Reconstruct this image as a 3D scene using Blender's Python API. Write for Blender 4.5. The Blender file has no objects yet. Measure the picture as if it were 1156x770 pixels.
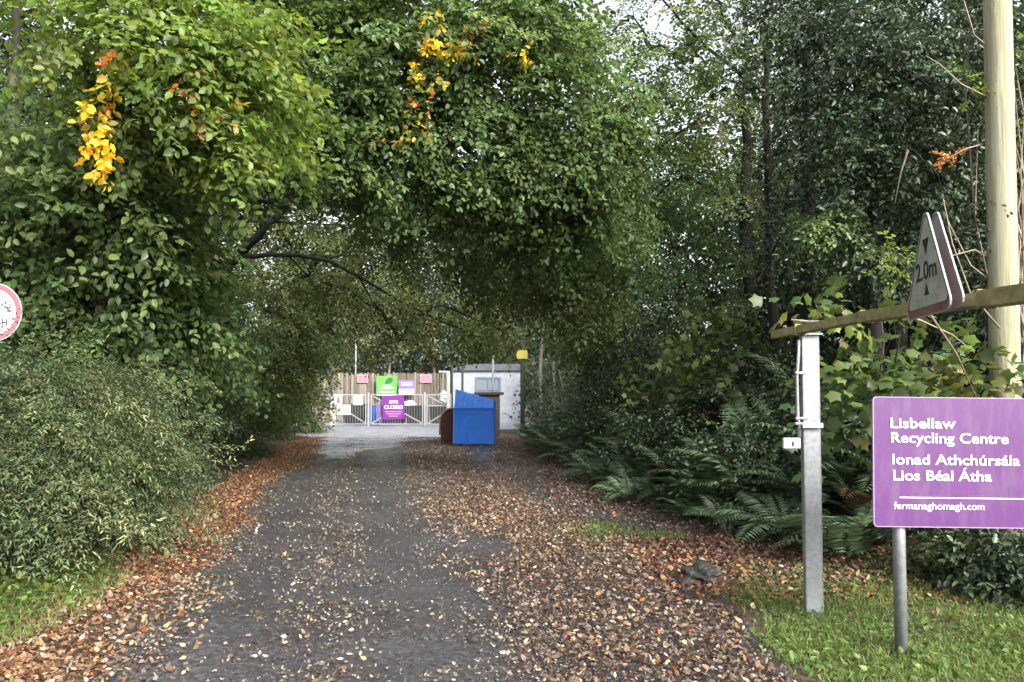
import bpy, bmesh, math
import numpy as np
from mathutils import Vector, Matrix

# ------------------------------------------------------------------ camera, sky, sun, exposure
SC = bpy.context.scene
COL = SC.collection
W, H, F = 1156.0, 770.0, 860.0          # photograph size and focal length in its pixels
PITCH = math.radians(2.5)
HORIZON = 448.0
CAMH = 1.6
CYPX = HORIZON - F * math.tan(PITCH)    # principal point row
cam_d = bpy.data.cameras.new("camera")
cam = bpy.data.objects.new("camera", cam_d)
COL.objects.link(cam)
cam.location = (0, 0, CAMH)
cam.rotation_euler = (math.pi / 2 + PITCH, 0, 0)
cam_d.sensor_fit = 'HORIZONTAL'
cam_d.sensor_width = 36.0
cam_d.lens = F * 36.0 / W
cam_d.shift_y = (CYPX - H / 2) / W
cam_d.clip_start = 0.05
cam_d.clip_end = 600
SC.camera = cam

SUN_EL, SUN_AZ = math.radians(36), math.radians(145)   # azimuth clockwise from +Y
world = bpy.data.worlds.new("World")
SC.world = world
world.use_nodes = True
nt = world.node_tree
bg = nt.nodes["Background"]
sky = nt.nodes.new("ShaderNodeTexSky")
sky.sky_type = 'NISHITA'
sky.sun_disc = False
sky.sun_elevation = SUN_EL
sky.sun_rotation = SUN_AZ
sky.air_density = 1.0
sky.dust_density = 6.0
sky.ozone_density = 1.0
hs = nt.nodes.new("ShaderNodeHueSaturation")
hs.inputs['Saturation'].default_value = 0.28
hs.inputs['Value'].default_value = 1.0
nt.links.new(sky.outputs[0], hs.inputs['Color'])
nt.links.new(hs.outputs[0], bg.inputs['Color'])
bg.inputs['Strength'].default_value = 0.15

sun_d = bpy.data.lights.new("sun", 'SUN')
sun_d.energy = 1.5
sun_d.angle = math.radians(14)
sun_d.color = (1.0, 0.95, 0.87)
sun = bpy.data.objects.new("sun", sun_d)
COL.objects.link(sun)
sdir = Vector((math.sin(SUN_AZ) * math.cos(SUN_EL), math.cos(SUN_AZ) * math.cos(SUN_EL), math.sin(SUN_EL)))
sun.rotation_euler = sdir.to_track_quat('Z', 'Y').to_euler()
sun.location = sdir * 60

vs = SC.view_settings
vs.view_transform = 'Standard'
vs.look = 'None'
vs.gamma = 1.0
vs.exposure = 1.85
vs.use_curve_mapping = False
SC.cycles.max_bounces = 6
SC.cycles.diffuse_bounces = 3
SC.cycles.transparent_max_bounces = 4

# ------------------------------------------------------------------ helpers
def ray(px, py):
    xc, yc = (px - W / 2) / F, -(py - CYPX) / F
    c, s = math.cos(PITCH), math.sin(PITCH)
    return Vector((xc, c - s * yc, s + c * yc))

def at(px, py, D):
    d = ray(px, py)
    return Vector((0, 0, CAMH)) + d * (D / d.y)

def ground_at(px, py, z=0.0):
    d = ray(px, py)
    t = (z - CAMH) / d.z
    return Vector((0, 0, CAMH)) + d * t

def col4(c):
    return (c[0], c[1], c[2], 1.0)

def mat(name, base, rough=0.6, metal=0.0, spec=0.4, var=0.0, scale=8.0, bump=0.0, bscale=60.0, base2=None, stretch=None, detail=6):
    m = bpy.data.materials.new(name)
    m.use_nodes = True
    n = m.node_tree
    b = n.nodes["Principled BSDF"]
    b.inputs['Base Color'].default_value = col4(base)
    b.inputs['Roughness'].default_value = rough
    b.inputs['Metallic'].default_value = metal
    b.inputs['Specular IOR Level'].default_value = spec
    co = None
    if base2 is not None or var or bump:
        tc = n.nodes.new("ShaderNodeTexCoord")
        co = tc.outputs['Object']
        if stretch:
            mp = n.nodes.new("ShaderNodeMapping")
            mp.inputs['Scale'].default_value = stretch
            n.links.new(co, mp.inputs['Vector'])
            co = mp.outputs[0]
    if base2 is not None or var:
        if base2 is None:
            base2 = tuple(v * (1 - var) for v in base)
        ns = n.nodes.new("ShaderNodeTexNoise")
        ns.inputs['Scale'].default_value = scale
        ns.inputs['Detail'].default_value = detail
        ns.inputs['Roughness'].default_value = 0.65
        n.links.new(co, ns.inputs['Vector'])
        rp = n.nodes.new("ShaderNodeValToRGB")
        rp.color_ramp.elements[0].position = 0.35
        rp.color_ramp.elements[1].position = 0.65
        rp.color_ramp.elements[0].color = col4(base2)
        rp.color_ramp.elements[1].color = col4(base)
        n.links.new(ns.outputs['Fac'], rp.inputs['Fac'])
        n.links.new(rp.outputs['Color'], b.inputs['Base Color'])
    if bump:
        nb = n.nodes.new("ShaderNodeTexNoise")
        nb.inputs['Scale'].default_value = bscale
        nb.inputs['Detail'].default_value = 5
        n.links.new(co, nb.inputs['Vector'])
        bp = n.nodes.new("ShaderNodeBump")
        bp.inputs['Strength'].default_value = bump
        bp.inputs['Distance'].default_value = 0.02
        n.links.new(nb.outputs['Fac'], bp.inputs['Height'])
        n.links.new(bp.outputs['Normal'], b.inputs['Normal'])
    return m

def leaf_mat(name, rough=0.42, trans=0.35, spec=0.45, sat=1.0):
    m = bpy.data.materials.new(name)
    m.use_nodes = True
    n = m.node_tree
    b = n.nodes["Principled BSDF"]
    out = n.nodes["Material Output"]
    at_ = n.nodes.new("ShaderNodeAttribute")
    at_.attribute_name = "leaf_colour"
    n.links.new(at_.outputs['Color'], b.inputs['Base Color'])
    b.inputs['Roughness'].default_value = rough
    b.inputs['Specular IOR Level'].default_value = spec
    if trans > 0:
        tr = n.nodes.new("ShaderNodeBsdfTranslucent")
        hs_ = n.nodes.new("ShaderNodeHueSaturation")
        hs_.inputs['Value'].default_value = 1.5
        hs_.inputs['Saturation'].default_value = 1.1
        hs_.inputs['Hue'].default_value = 0.485
        n.links.new(at_.outputs['Color'], hs_.inputs['Color'])
        n.links.new(hs_.outputs[0], tr.inputs['Color'])
        mx = n.nodes.new("ShaderNodeMixShader")
        mx.inputs[0].default_value = trans
        n.links.new(b.outputs[0], mx.inputs[1])
        n.links.new(tr.outputs[0], mx.inputs[2])
        n.links.new(mx.outputs[0], out.inputs['Surface'])
    return m

def tag(o, label=None, cat=None, group=None, kind=None):
    if label: o['label'] = label
    if cat: o['category'] = cat
    if group: o['group'] = group
    if kind: o['kind'] = kind
    return o

def empty(name, loc, label, cat, group=None, rz=0.0):
    o = bpy.data.objects.new(name, None)
    COL.objects.link(o)
    o.location = loc
    o.rotation_euler = (0, 0, rz)
    o.empty_display_size = 0.2
    return tag(o, label, cat, group)

def link(name, me, m=None, parent=None, world=True):
    """links a mesh; mesh coordinates are world coordinates when world is set and the parent is unrotated"""
    o = bpy.data.objects.new(name, me)
    COL.objects.link(o)
    if m is not None and not me.materials:
        me.materials.append(m)
    if parent is not None:
        o.parent = parent
        if world:
            o.location = -Vector(parent.location)
    return o

class MB:
    """collects boxes, tubes and panels of ONE mesh"""
    def __init__(s):
        s.v, s.f = [], []
    def add(s, vs, fs):
        k = len(s.v)
        s.v += [tuple(v) for v in vs]
        s.f += [tuple(i + k for i in f) for f in fs]
        return s
    def box(s, c, size, mtx=None):
        hx, hy, hz = [q / 2 for q in size]
        pts = [Vector((x, y, z)) for x in (-hx, hx) for y in (-hy, hy) for z in (-hz, hz)]
        if mtx is not None: pts = [mtx @ p for p in pts]
        pts = [p + Vector(c) for p in pts]
        return s.add(pts, [(0, 1, 3, 2), (4, 6, 7, 5), (0, 4, 5, 1), (2, 3, 7, 6), (0, 2, 6, 4), (1, 5, 7, 3)])
    def bar(s, a, b, w, d=None):
        """square bar from a to b"""
        a, b = Vector(a), Vector(b)
        d = d or w
        ax = (b - a); L = ax.length; ax.normalize()
        ref = Vector((0, 1, 0)) if abs(ax.y) < 0.9 else Vector((0, 0, 1))
        s1 = ax.cross(ref).normalized(); s2 = ax.cross(s1)
        pts = []
        for p in (a, b):
            for i, j in ((-1, -1), (1, -1), (1, 1), (-1, 1)):
                pts.append(p + s1 * i * w / 2 + s2 * j * d / 2)
        return s.add(pts, [(3, 2, 1, 0), (4, 5, 6, 7), (0, 1, 5, 4), (1, 2, 6, 5), (2, 3, 7, 6), (3, 0, 4, 7)])
    def tube(s, pts, rad, n=8, cap=True):
        pts = [Vector(p) for p in pts]
        if not hasattr(rad, '__len__'): rad = [rad] * len(pts)
        rings = []
        up = Vector((0.31, 0.17, 0.94))
        base = len(s.v)
        vs, fs = [], []
        for i, p in enumerate(pts):
            t = (pts[min(i + 1, len(pts) - 1)] - pts[max(i - 1, 0)]).normalized()
            r = up if abs(t.dot(up)) < 0.95 else Vector((1, 0, 0))
            s1 = t.cross(r).normalized(); s2 = t.cross(s1)
            for k in range(n):
                a = 2 * math.pi * k / n
                vs.append(p + (s1 * math.cos(a) + s2 * math.sin(a)) * rad[i])
        for i in range(len(pts) - 1):
            for k in range(n):
                a, b = i * n + k, i * n + (k + 1) % n
                fs.append((a, b, b + n, a + n))
        if cap:
            fs.append(tuple(range(n - 1, -1, -1)))
            e = (len(pts) - 1) * n
            fs.append(tuple(e + k for k in range(n)))
        return s.add(vs, fs)
    def prism(s, outline, mtx, depth):
        """outline of (x, z) points extruded along local y by depth; mtx puts it in the world"""
        n = len(outline)
        pts = [mtx @ Vector((x, 0, z)) for x, z in outline] + [mtx @ Vector((x, depth, z)) for x, z in outline]
        fs = [tuple(range(n)), tuple(range(2 * n - 1, n - 1, -1))]
        for i in range(n):
            j = (i + 1) % n
            fs.append((i, i + n, j + n, j))
        return s.add(pts, fs)
    def build(s, name, m, parent=None, bevel=0.0, smooth=False, world=True):
        me = bpy.data.meshes.new(name)
        me.from_pydata(s.v, [], s.f)
        bm = bmesh.new(); bm.from_mesh(me)
        bmesh.ops.recalc_face_normals(bm, faces=bm.faces)
        if bevel:
            bmesh.ops.bevel(bm, geom=[e for e in bm.edges if e.calc_face_angle(0) > 0.5], offset=bevel, segments=2, affect='EDGES')
        bm.to_mesh(me); bm.free()
        if smooth:
            me.polygons.foreach_set('use_smooth', [True] * len(me.polygons))
        return link(name, me, m, parent, world)

def unit(a):
    return a / np.maximum(np.linalg.norm(a, axis=-1, keepdims=True), 1e-9)

# leaf outlines: (along, across, lift), faces
T_OVATE = (np.array([[0, 0, 0], [.28, -.44, .07], [.68, -.38, .04], [1, 0, -.10], [.68, .38, .04], [.28, .44, .07]]), [[0, 1, 2, 3], [0, 3, 4, 5]])
T_LANCE = (np.array([[0, 0, 0], [.35, -.5, .06], [1, 0, -.08], [.35, .5, .06]]), [[0, 1, 2], [0, 2, 3]])
T_BLADE = (np.array([[0, -.5, 0], [0, .5, 0], [.55, .38, .05], [.55, -.38, .05], [1, 0, .28]]), [[0, 1, 2, 3], [3, 2, 4, 4]])
_a = []
for k in range(11):                       # five lobed maple outline
    th = math.radians(-150 + 30 * k)
    r = [.30, .42, .32, .56, .42, .64, .42, .56, .32, .42, .30][k]
    _a.append([.36 + r * math.cos(th), r * math.sin(th), -.10 * r * (k % 2)])
T_MAPLE = (np.array([[.34, 0, .06]] + _a), [[0, k, k + 1] for k in range(1, 11)] + [[0, 11, 1]])
T_CURL = (np.array([[0, 0, .10], [.3, -.42, .26], [.7, -.36, .22], [1, 0, .20], [.7, .36, .05], [.3, .42, .02]]), [[0, 1, 2, 3], [0, 3, 4, 5]])

def leaf_mesh(name, template, P, A, N, L, Wd, C):
    """one mesh of many leaves: P base point, A axis, N normal, L length, Wd width, C colour"""
    tv, tf = template
    n, k = len(P), len(tv)
    A = unit(A)
    S = unit(np.cross(N, A)); N = np.cross(A, S)
    L = np.broadcast_to(np.asarray(L, float), (n,)); Wd = np.broadcast_to(np.asarray(Wd, float), (n,))
    V = (P[:, None, :] + (tv[None, :, 0] * L[:, None])[..., None] * A[:, None, :]
         + (tv[None, :, 1] * Wd[:, None])[..., None] * S[:, None, :]
         + (tv[None, :, 2] * L[:, None])[..., None] * N[:, None, :]).reshape(-1, 3)
    idx, cnt = [], []
    loops = []
    for f in tf:
        f = [q for i, q in enumerate(f) if i == 0 or q != f[i - 1]]
        loops += f; cnt.append(len(f))
    loops = np.array(loops); cnt = np.array(cnt)
    li = (loops[None, :] + (np.arange(n) * k)[:, None]).ravel()
    tot = np.tile(cnt, n)
    start = np.concatenate(([0], np.cumsum(tot)[:-1]))
    me = bpy.data.meshes.new(name)
    me.vertices.add(len(V)); me.vertices.foreach_set('co', V.astype(np.float32).ravel())
    me.loops.add(len(li)); me.loops.foreach_set('vertex_index', li.astype(np.int32))
    me.polygons.add(len(tot)); me.polygons.foreach_set('loop_start', start.astype(np.int32))
    me.polygons.foreach_set('loop_total', tot.astype(np.int32))
    me.update(calc_edges=True)
    ca = me.color_attributes.new("leaf_colour", 'FLOAT_COLOR', 'POINT')
    cc = np.ones((n, k, 4), np.float32)
    cc[:, :, :3] = np.clip(C, 0, 1)[:, None, :]
    ca.data.foreach_set('color', cc.ravel())
    return me

RS = np.random.RandomState(7)

def spray_variant(L, leaf, gap, side_gap, side_len, rnd=0.25, fan=0.9):
    """a flat spray: leaves alternate along a main twig and its side twigs. returns local pos, axis, normal, scale"""
    P, A = [], []
    def twig(o, ang, ln):
        d = np.array([math.cos(ang), math.sin(ang)])
        t = gap * 1.2; sgn = 1
        while t < ln:
            a2 = ang + sgn * (fan + RS.uniform(-.2, .2))
            P.append([o[0] + d[0] * t, o[1] + d[1] * t]); A.append([math.cos(a2), math.sin(a2)])
            t += gap * RS.uniform(.8, 1.2); sgn = -sgn
        P.append([o[0] + d[0] * ln, o[1] + d[1] * ln]); A.append([math.cos(ang), math.sin(ang)])
    twig((0, 0), 0, L)
    t = side_gap; sg = 1
    while side_len and t < L * .92:
        twig((t, 0), sg * RS.uniform(.6, .95), side_len * L * (1 - .65 * t / L) * RS.uniform(.75, 1.15))
        t += side_gap * RS.uniform(.8, 1.2); sg = -sg
    P = np.array(P); A = np.array(A); n = len(P)
    P3 = np.c_[P, RS.normal(0, .012, n)]
    P3[:, 2] -= .22 * P3[:, 0] ** 2 / max(L, .1)
    A3 = np.c_[A, RS.normal(-.25, rnd, n)]
    N3 = np.c_[RS.normal(0, rnd, (n, 2)), np.ones(n)]
    return P3, A3, N3, leaf * RS.uniform(.7, 1.2, n)

KINDS = {
    'beech':   dict(var=[spray_variant(.85, .096, .060, .14, .5, .42) for _ in range(8)], w=.68, t=T_OVATE),
    'tip':     dict(var=[spray_variant(.24, .085, .045, 0, 0, .5) for _ in range(6)], w=.68, t=T_OVATE),
    'beech_m': dict(var=[spray_variant(1.0, .095, .065, .16, .5) for _ in range(6)], w=.66, t=T_OVATE),
    'far':     dict(var=[spray_variant(1.3, .15, .11, .26, .5, .4) for _ in range(6)], w=.7, t=T_LANCE),
    'vfar':    dict(var=[spray_variant(1.7, .24, .18, .4, .5, .5) for _ in range(6)], w=.7, t=T_LANCE),
    'yew':     dict(var=[spray_variant(.75, .046, .020, .085, .42, .35, .85) for _ in range(8)], w=.30, t=T_LANCE),
    'holly':   dict(var=[spray_variant(.6, .075, .05, .12, .5, .6, 1.0) for _ in range(6)], w=.55, t=T_OVATE),
    'maple':   dict(var=[spray_variant(.6, .125, .11, .25, .5, .5, 1.0) for _ in range(6)], w=1.0, t=T_MAPLE),
    'bramble': dict(var=[spray_variant(.7, .065, .06, .2, .35, .5, 1.0) for _ in range(6)], w=.7, t=T_OVATE),
}

def spray_cloud(kind, O, Dv, Nv, colours, scale=1.0, leaf_jit=.28):
    """O origins, Dv directions, Nv plane normals, colours per spray -> leaf arrays"""
    K = KINDS[kind]
    n = len(O)
    Dv = unit(Dv); S = unit(np.cross(Nv, Dv)); Nn = np.cross(Dv, S)
    pick = RS.randint(0, len(K['var']), n)
    sc = np.broadcast_to(scale, (n,)) * (RS.uniform(.55, 1.5, n) if kind == 'yew' else RS.uniform(.75, 1.2, n))
    out = []
    for v, (P, A, N, Lf) in enumerate(K['var']):
        m = np.where(pick == v)[0]
        if not len(m): continue
        B = np.stack([Dv[m], S[m], Nn[m]], 1)               # rows = local axes
        Pw = O[m][:, None, :] + np.einsum('lk,skc->slc', P, B) * sc[m][:, None, None]
        Aw = np.einsum('lk,skc->slc', A, B); Nw = np.einsum('lk,skc->slc', N, B)
        keep = RS.rand(len(m), len(P)) > .12
        Cw = colours[m][:, None, :] * (1 + RS.normal(0, leaf_jit, (len(m), len(P), 1))).clip(.35, 1.9) * (1 + RS.normal(0, .06, (len(m), len(P), 3)))
        if kind == 'yew':                                   # paler young growth at the shoot ends
            tip = (P[:, 0] / .75).clip(0, 1)[None, :, None]
            Cw = Cw * (.75 + .6 * tip ** 1.5 * np.array([1.1, 1.05, .9])[None, None, :])
        Lw = np.broadcast_to(Lf[None, :], keep.shape) * RS.uniform(.85, 1.15, keep.shape) * np.sqrt(sc[m])[:, None]
        out.append((Pw[keep], Aw[keep], Nw[keep], Lw[keep], Cw[keep]))
    return [np.concatenate(q) for q in zip(*out)]

def clump_sprays(c, r, n, bias=(0, 0, -.35), shell=.45, up=1.0, outw=.5):
    """origins, directions and normals of n sprays filling an ellipsoid"""
    u = unit(RS.normal(0, 1, (n, 3)))
    rad = (shell ** 3 + (1 - shell ** 3) * RS.rand(n)) ** (1 / 3.)
    O = np.array(c)[None, :] + u * rad[:, None] * np.array(r)[None, :]
    Dv = unit(u * np.array([1, 1, .5]) + RS.normal(0, .35, (n, 3))) + np.array(bias)[None, :]
    Nv = np.array([0, 0, up])[None, :] + u * outw + RS.normal(0, .28, (n, 3))
    return O - unit(Dv) * min(.3, .6 * max(r)), Dv, Nv

def shade(cols, n, jit=.16):
    """one of the given natural leaf colours for each spray"""
    cols = np.array(cols)
    c = cols[RS.randint(0, len(cols), n)]
    return c * (1 + RS.normal(0, jit, (n, 1))).clip(.5, 1.6)

def curve_pts(a, b, sag=0.0, wob=0.1, n=6, rs=RS):
    a, b = np.array(a, float), np.array(b, float)
    t = np.linspace(0, 1, n)[:, None]
    p = a + (b - a) * t
    p[:, 2] += sag * np.sin(math.pi * t[:, 0])
    L = np.linalg.norm(b - a)
    p[1:-1] += rs.normal(0, wob * L / n, (n - 2, 3))
    return [Vector(q) for q in p]

# ------------------------------------------------------------------ materials
M = {}
M['leaf'] = leaf_mat('beech_leaf', .45, .48, .36)
M['leaf_dark'] = leaf_mat('glossy_evergreen_leaf', .40, .18, .38)
M['leaf_yew'] = leaf_mat('matt_evergreen_leaf', .55, .2, .3)
M['litter'] = leaf_mat('dead_leaf', .5, .12, .4)
M['grassblade'] = leaf_mat('grass_blade', .5, .35, .35)
M['bark'] = mat('grey_brown_bark', (.075, .062, .05), .9, base2=(.03, .026, .02), scale=9, bump=.7, bscale=30, stretch=(1, 1, .25))
M['bark_pale'] = mat('pale_bark', (.34, .32, .27), .85, base2=(.16, .15, .12), scale=7, bump=.4, bscale=30, stretch=(1, 1, .6))
M['bark_dark'] = mat('dark_bark', (.018, .016, .013), .95, base2=(.008, .0075, .006), scale=9, bump=.7, bscale=30, stretch=(1, 1, .25))
M['galv'] = mat('galvanised_steel', (.29, .305, .32), .5, .5, .45, base2=(.19, .205, .22), scale=30, bump=.06, bscale=120)
M['galv_white'] = mat('weathered_white_steel', (.42, .43, .44), .5, .1, .4, base2=(.30, .31, .31), scale=12)
M['beam'] = mat('algae_covered_wood', (.27, .24, .10), .8, base2=(.15, .14, .055), scale=14, bump=.3, bscale=60, stretch=(1, 1, 1))
M['polewood'] = mat('weathered_pole_wood', (.33, .315, .235), .8, base2=(.21, .21, .105), scale=5, bump=.35, bscale=40, stretch=(6, 6, .25))
M['purple'] = mat('purple_sign_paint', (.084, .022, .118), .38, spec=.5, base2=(.072, .019, .104), scale=3.5)
def streaks(m, tint, amount, sc, stretch):
    """grime of its own shape over a finished paint: runs and spots in another colour"""
    n = m.node_tree; b = n.nodes["Principled BSDF"]
    src = b.inputs['Base Color'].links[0].from_socket
    tc = n.nodes.new("ShaderNodeTexCoord"); mp = n.nodes.new("ShaderNodeMapping"); mp.inputs['Scale'].default_value = stretch
    n.links.new(tc.outputs['Object'], mp.inputs['Vector'])
    ns = n.nodes.new("ShaderNodeTexNoise"); ns.inputs['Scale'].default_value = sc; ns.inputs['Detail'].default_value = 8; ns.inputs['Roughness'].default_value = .7
    n.links.new(mp.outputs[0], ns.inputs['Vector'])
    rp = n.nodes.new("ShaderNodeMapRange"); rp.inputs[1].default_value = .48; rp.inputs[2].default_value = .75; rp.inputs[3].default_value = 0; rp.inputs[4].default_value = amount
    n.links.new(ns.outputs['Fac'], rp.inputs[0])
    mx = n.nodes.new("ShaderNodeMix"); mx.data_type = 'RGBA'
    n.links.new(rp.outputs[0], mx.inputs[0]); n.links.new(src, mx.inputs[6]); mx.inputs[7].default_value = col4(tint)
    n.links.new(mx.outputs[2], b.inputs['Base Color'])
M['purple_dirty'] = mat('pale_purple_edge', (.26, .17, .33), .5)
M['white'] = mat('white_paint', (.46, .46, .46), .5)
M['letter'] = mat('white_sign_film', (.82, .82, .83), .45)
M['signwhite'] = mat('dirty_white_sign_face', (.36, .37, .31), .6, base2=(.20, .23, .16), scale=9)
M['signred'] = mat('faded_red_sign_border', (.15, .035, .032), .6, base2=(.17, .12, .10), scale=9)
M['ringred'] = mat('pinkish_red_ring', (.36, .085, .10), .5)
M['drawing'] = mat('faded_grey_blue_print', (.16, .22, .26), .6)
M['black'] = mat('black_paint', (.02, .02, .022), .5)
M['blue'] = mat('blue_painted_steel', (.008, .165, .70), .42, spec=.5, base2=(.006, .125, .58), scale=2.5)
M['bluebin'] = mat('blue_plastic', (.03, .12, .42), .5)
M['maroon'] = mat('maroon_painted_steel', (.095, .032, .028), .55, base2=(.06, .022, .02), scale=5)
M['rim'] = mat('tan_metal_rim', (.38, .31, .25), .5)
M['brownbox'] = mat('brown_timber', (.095, .065, .048), .8, base2=(.06, .042, .03), scale=6, stretch=(8, 8, .5))
M['darklid'] = mat('dark_brown_lid', (.035, .03, .03), .6)
M['board'] = mat('weathered_fence_boards', (.17, .145, .11), .85, base2=(.075, .063, .05), scale=3, stretch=(9, 9, .35))
M['gate'] = mat('galvanised_gate_tube', (.36, .37, .38), .5, .2)
M['cabin'] = mat('white_cabin_cladding', (.33, .355, .40), .55, base2=(.25, .27, .305), scale=3)
M['roofgrey'] = mat('grey_cabin_roof', (.10, .11, .13), .7, base2=(.07, .075, .09), scale=4)
M['winframe'] = mat('grey_window_frame', (.16, .17, .19), .5)
M['glass'] = mat('window_glass', (.16, .20, .26), .12, spec=.7)
M['pink'] = mat('pink_sign_face', (.50, .25, .30), .5, base2=(.44, .19, .24), scale=6)
M['pinktext'] = mat('dark_pink_print', (.50, .06, .10), .5)
M['green'] = mat('bright_green_sign', (.11, .34, .07), .5, base2=(.085, .29, .06), scale=4)
M['darkgreen'] = mat('dark_green_print', (.03, .11, .04), .5)
M['purple2'] = mat('violet_sign', (.17, .028, .25), .5)
M['purple3'] = mat('dull_violet_sign', (.20, .12, .33), .5)
M['yellow'] = mat('yellow_sign', (.62, .52, .09), .5, base2=(.5, .44, .08), scale=5)
M['skip'] = mat('dark_skip_steel', (.028, .03, .03), .6, base2=(.018, .018, .018), scale=4)
M['orange'] = mat('orange_mark', (.50, .17, .04), .5)
M['darkpole'] = mat('dark_painted_post', (.035, .04, .035), .6)
M['greenpole'] = mat('mossy_dark_post', (.05, .065, .035), .8, base2=(.03, .04, .022), scale=8)
M['greypole'] = mat('grey_post', (.22, .24, .25), .5)
M['stone'] = mat('dark_wet_stone', (.030, .032, .026), .6, base2=(.013, .013, .012), scale=9, bump=.6, bscale=18)
M['fernstem'] = mat('fern_stem', (.06, .06, .02), .7)

streaks(M['purple'], (.12, .085, .13), .7, 5, (2.2, 1, .5))
streaks(M['polewood'], (.10, .085, .06), .85, 6, (9, 9, .22))
streaks(M['galv'], (.20, .20, .19), .7, 5, (6, 6, .7))
streaks(M['blue'], (.03, .07, .16), .5, 4, (3, 3, .6))
streaks(M['beam'], (.09, .10, .045), .8, 6, (2, 2, 2))
# road: wet tarmac, rough and smooth patches, fine stones
def road_mat():
    m = bpy.data.materials.new('wet_worn_tarmac')
    m.use_nodes = True
    n = m.node_tree
    b = n.nodes["Principled BSDF"]
    tc = n.nodes.new("ShaderNodeTexCoord")
    def noise(scale, detail=5, rough=.6):
        q = n.nodes.new("ShaderNodeTexNoise")
        q.inputs['Scale'].default_value = scale; q.inputs['Detail'].default_value = detail; q.inputs['Roughness'].default_value = rough
        n.links.new(tc.outputs['Object'], q.inputs['Vector'])
        return q
    def ramp(src, p0, c0, p1, c1):
        r = n.nodes.new("ShaderNodeValToRGB")
        r.color_ramp.elements[0].position = p0; r.color_ramp.elements[1].position = p1
        r.color_ramp.elements[0].color = col4(c0); r.color_ramp.elements[1].color = col4(c1)
        n.links.new(src, r.inputs['Fac'])
        return r
    big, fine = noise(.8, 4), noise(70, 3, .7)
    c1 = ramp(big.outputs['Fac'], .35, (.030, .029, .032), .68, (.056, .055, .060))
    vor = n.nodes.new("ShaderNodeTexVoronoi"); vor.inputs['Scale'].default_value = 48
    n.links.new(tc.outputs['Object'], vor.inputs['Vector'])
    sep = n.nodes.new("ShaderNodeSeparateColor"); n.links.new(vor.outputs['Color'], sep.inputs[0])
    c2 = ramp(sep.outputs[0], .1, (.52, .52, .53), .95, (1.75, 1.74, 1.72))
    mx = n.nodes.new("ShaderNodeMix"); mx.data_type = 'RGBA'; mx.blend_type = 'MULTIPLY'
    mx.inputs[0].default_value = .9
    n.links.new(c1.outputs[0], mx.inputs[6]); n.links.new(c2.outputs[0], mx.inputs[7])
    mid = noise(16, 6, .75)
    c3 = ramp(mid.outputs['Fac'], .36, (.45, .44, .44), .66, (1.5, 1.5, 1.53))
    mx2 = n.nodes.new("ShaderNodeMix"); mx2.data_type = 'RGBA'; mx2.blend_type = 'MULTIPLY'
    mx2.inputs[0].default_value = .85
    n.links.new(mx.outputs[2], mx2.inputs[6]); n.links.new(c3.outputs[0], mx2.inputs[7])
    n.links.new(mx2.outputs[2], b.inputs['Base Color'])
    wet = noise(.55, 5, .6)
    rr = ramp(wet.outputs['Fac'], .40, (.30, .30, .30), .62, (.55, .55, .55))
    wn = n.nodes.new("ShaderNodeAttribute"); wn.attribute_name = 'wetness'
    wm = n.nodes.new("ShaderNodeMath"); wm.operation = 'MULTIPLY'
    sp = ramp(noise(3.2, 5, .65).outputs['Fac'], .36, (.25, .25, .25), .58, (1, 1, 1))
    n.links.new(wn.outputs['Fac'], wm.inputs[0]); n.links.new(sp.outputs[0], wm.inputs[1])
    rm = n.nodes.new("ShaderNodeMix"); rm.data_type = 'FLOAT'
    n.links.new(wm.outputs[0], rm.inputs[0]); n.links.new(rr.outputs[0], rm.inputs[2]); rm.inputs[3].default_value = .10
    n.links.new(rm.outputs[0], b.inputs['Roughness'])
    bs = n.nodes.new("ShaderNodeMath"); bs.operation = 'MULTIPLY_ADD'; bs.inputs[1].default_value = -.75; bs.inputs[2].default_value = 1.0
    n.links.new(wm.outputs[0], bs.inputs[0])
    b.inputs['Specular IOR Level'].default_value = .5
    bp = n.nodes.new("ShaderNodeBump"); bp.inputs['Strength'].default_value = 1.0; bp.inputs['Distance'].default_value = .02
    add = n.nodes.new("ShaderNodeMath"); add.operation = 'MULTIPLY_ADD'; add.inputs[1].default_value = 2.0
    n.links.new(mid.outputs['Fac'], add.inputs[0]); n.links.new(fine.outputs['Fac'], add.inputs[2])
    n.links.new(add.outputs[0], bp.inputs['Height'])
    n.links.new(bs.outputs[0], bp.inputs['Strength'])
    n.links.new(bp.outputs[0], b.inputs['Normal'])
    return m
M['road'] = road_mat()
M['soil'] = mat('damp_leafy_soil', (.075, .048, .030), .85, base2=(.032, .024, .016), scale=14, bump=.9, bscale=45)
M['gravel_sheen'] = mat('gravel_painted_sheen', (.34, .36, .40), .45, base2=(.15, .155, .17), scale=1.6, bump=.6, bscale=40)  # bluish paleness is sky sheen of wet ground, painted into the colour

# ------------------------------------------------------------------ terrain
def interp(ys, xs):
    return lambda y: np.interp(y, ys, xs)
# distances along the view and the sideways position of each boundary there
x_hedge = interp([0, 4, 7.2, 9, 15, 22, 29, 42], [-4.1, -4.2, -4.15, -4.35, -5.6, -6.9, -8.3, -11.5])
x_left = interp([0, 4.27, 5.7, 9.05, 15, 22.2, 30, 42], [-1.7, -2.25, -2.57, -3.3, -4.66, -6.05, -7.8, -10.8])
x_mid = interp([0, 4.27, 7.2, 12.3, 26.5, 42], [.75, .11, -.45, -1.5, -3.8, -6.5])
x_bank = interp([0, 4, 6, 7.2, 8.5, 11.3, 17.9, 24, 30, 42], [4.6, 4.3, 3.6, 2.75, 2.25, 1.6, .9, .35, .8, 3])

def smooth(t):
    t = np.clip(t, 0, 1)
    return t * t * (3 - 2 * t)

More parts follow.
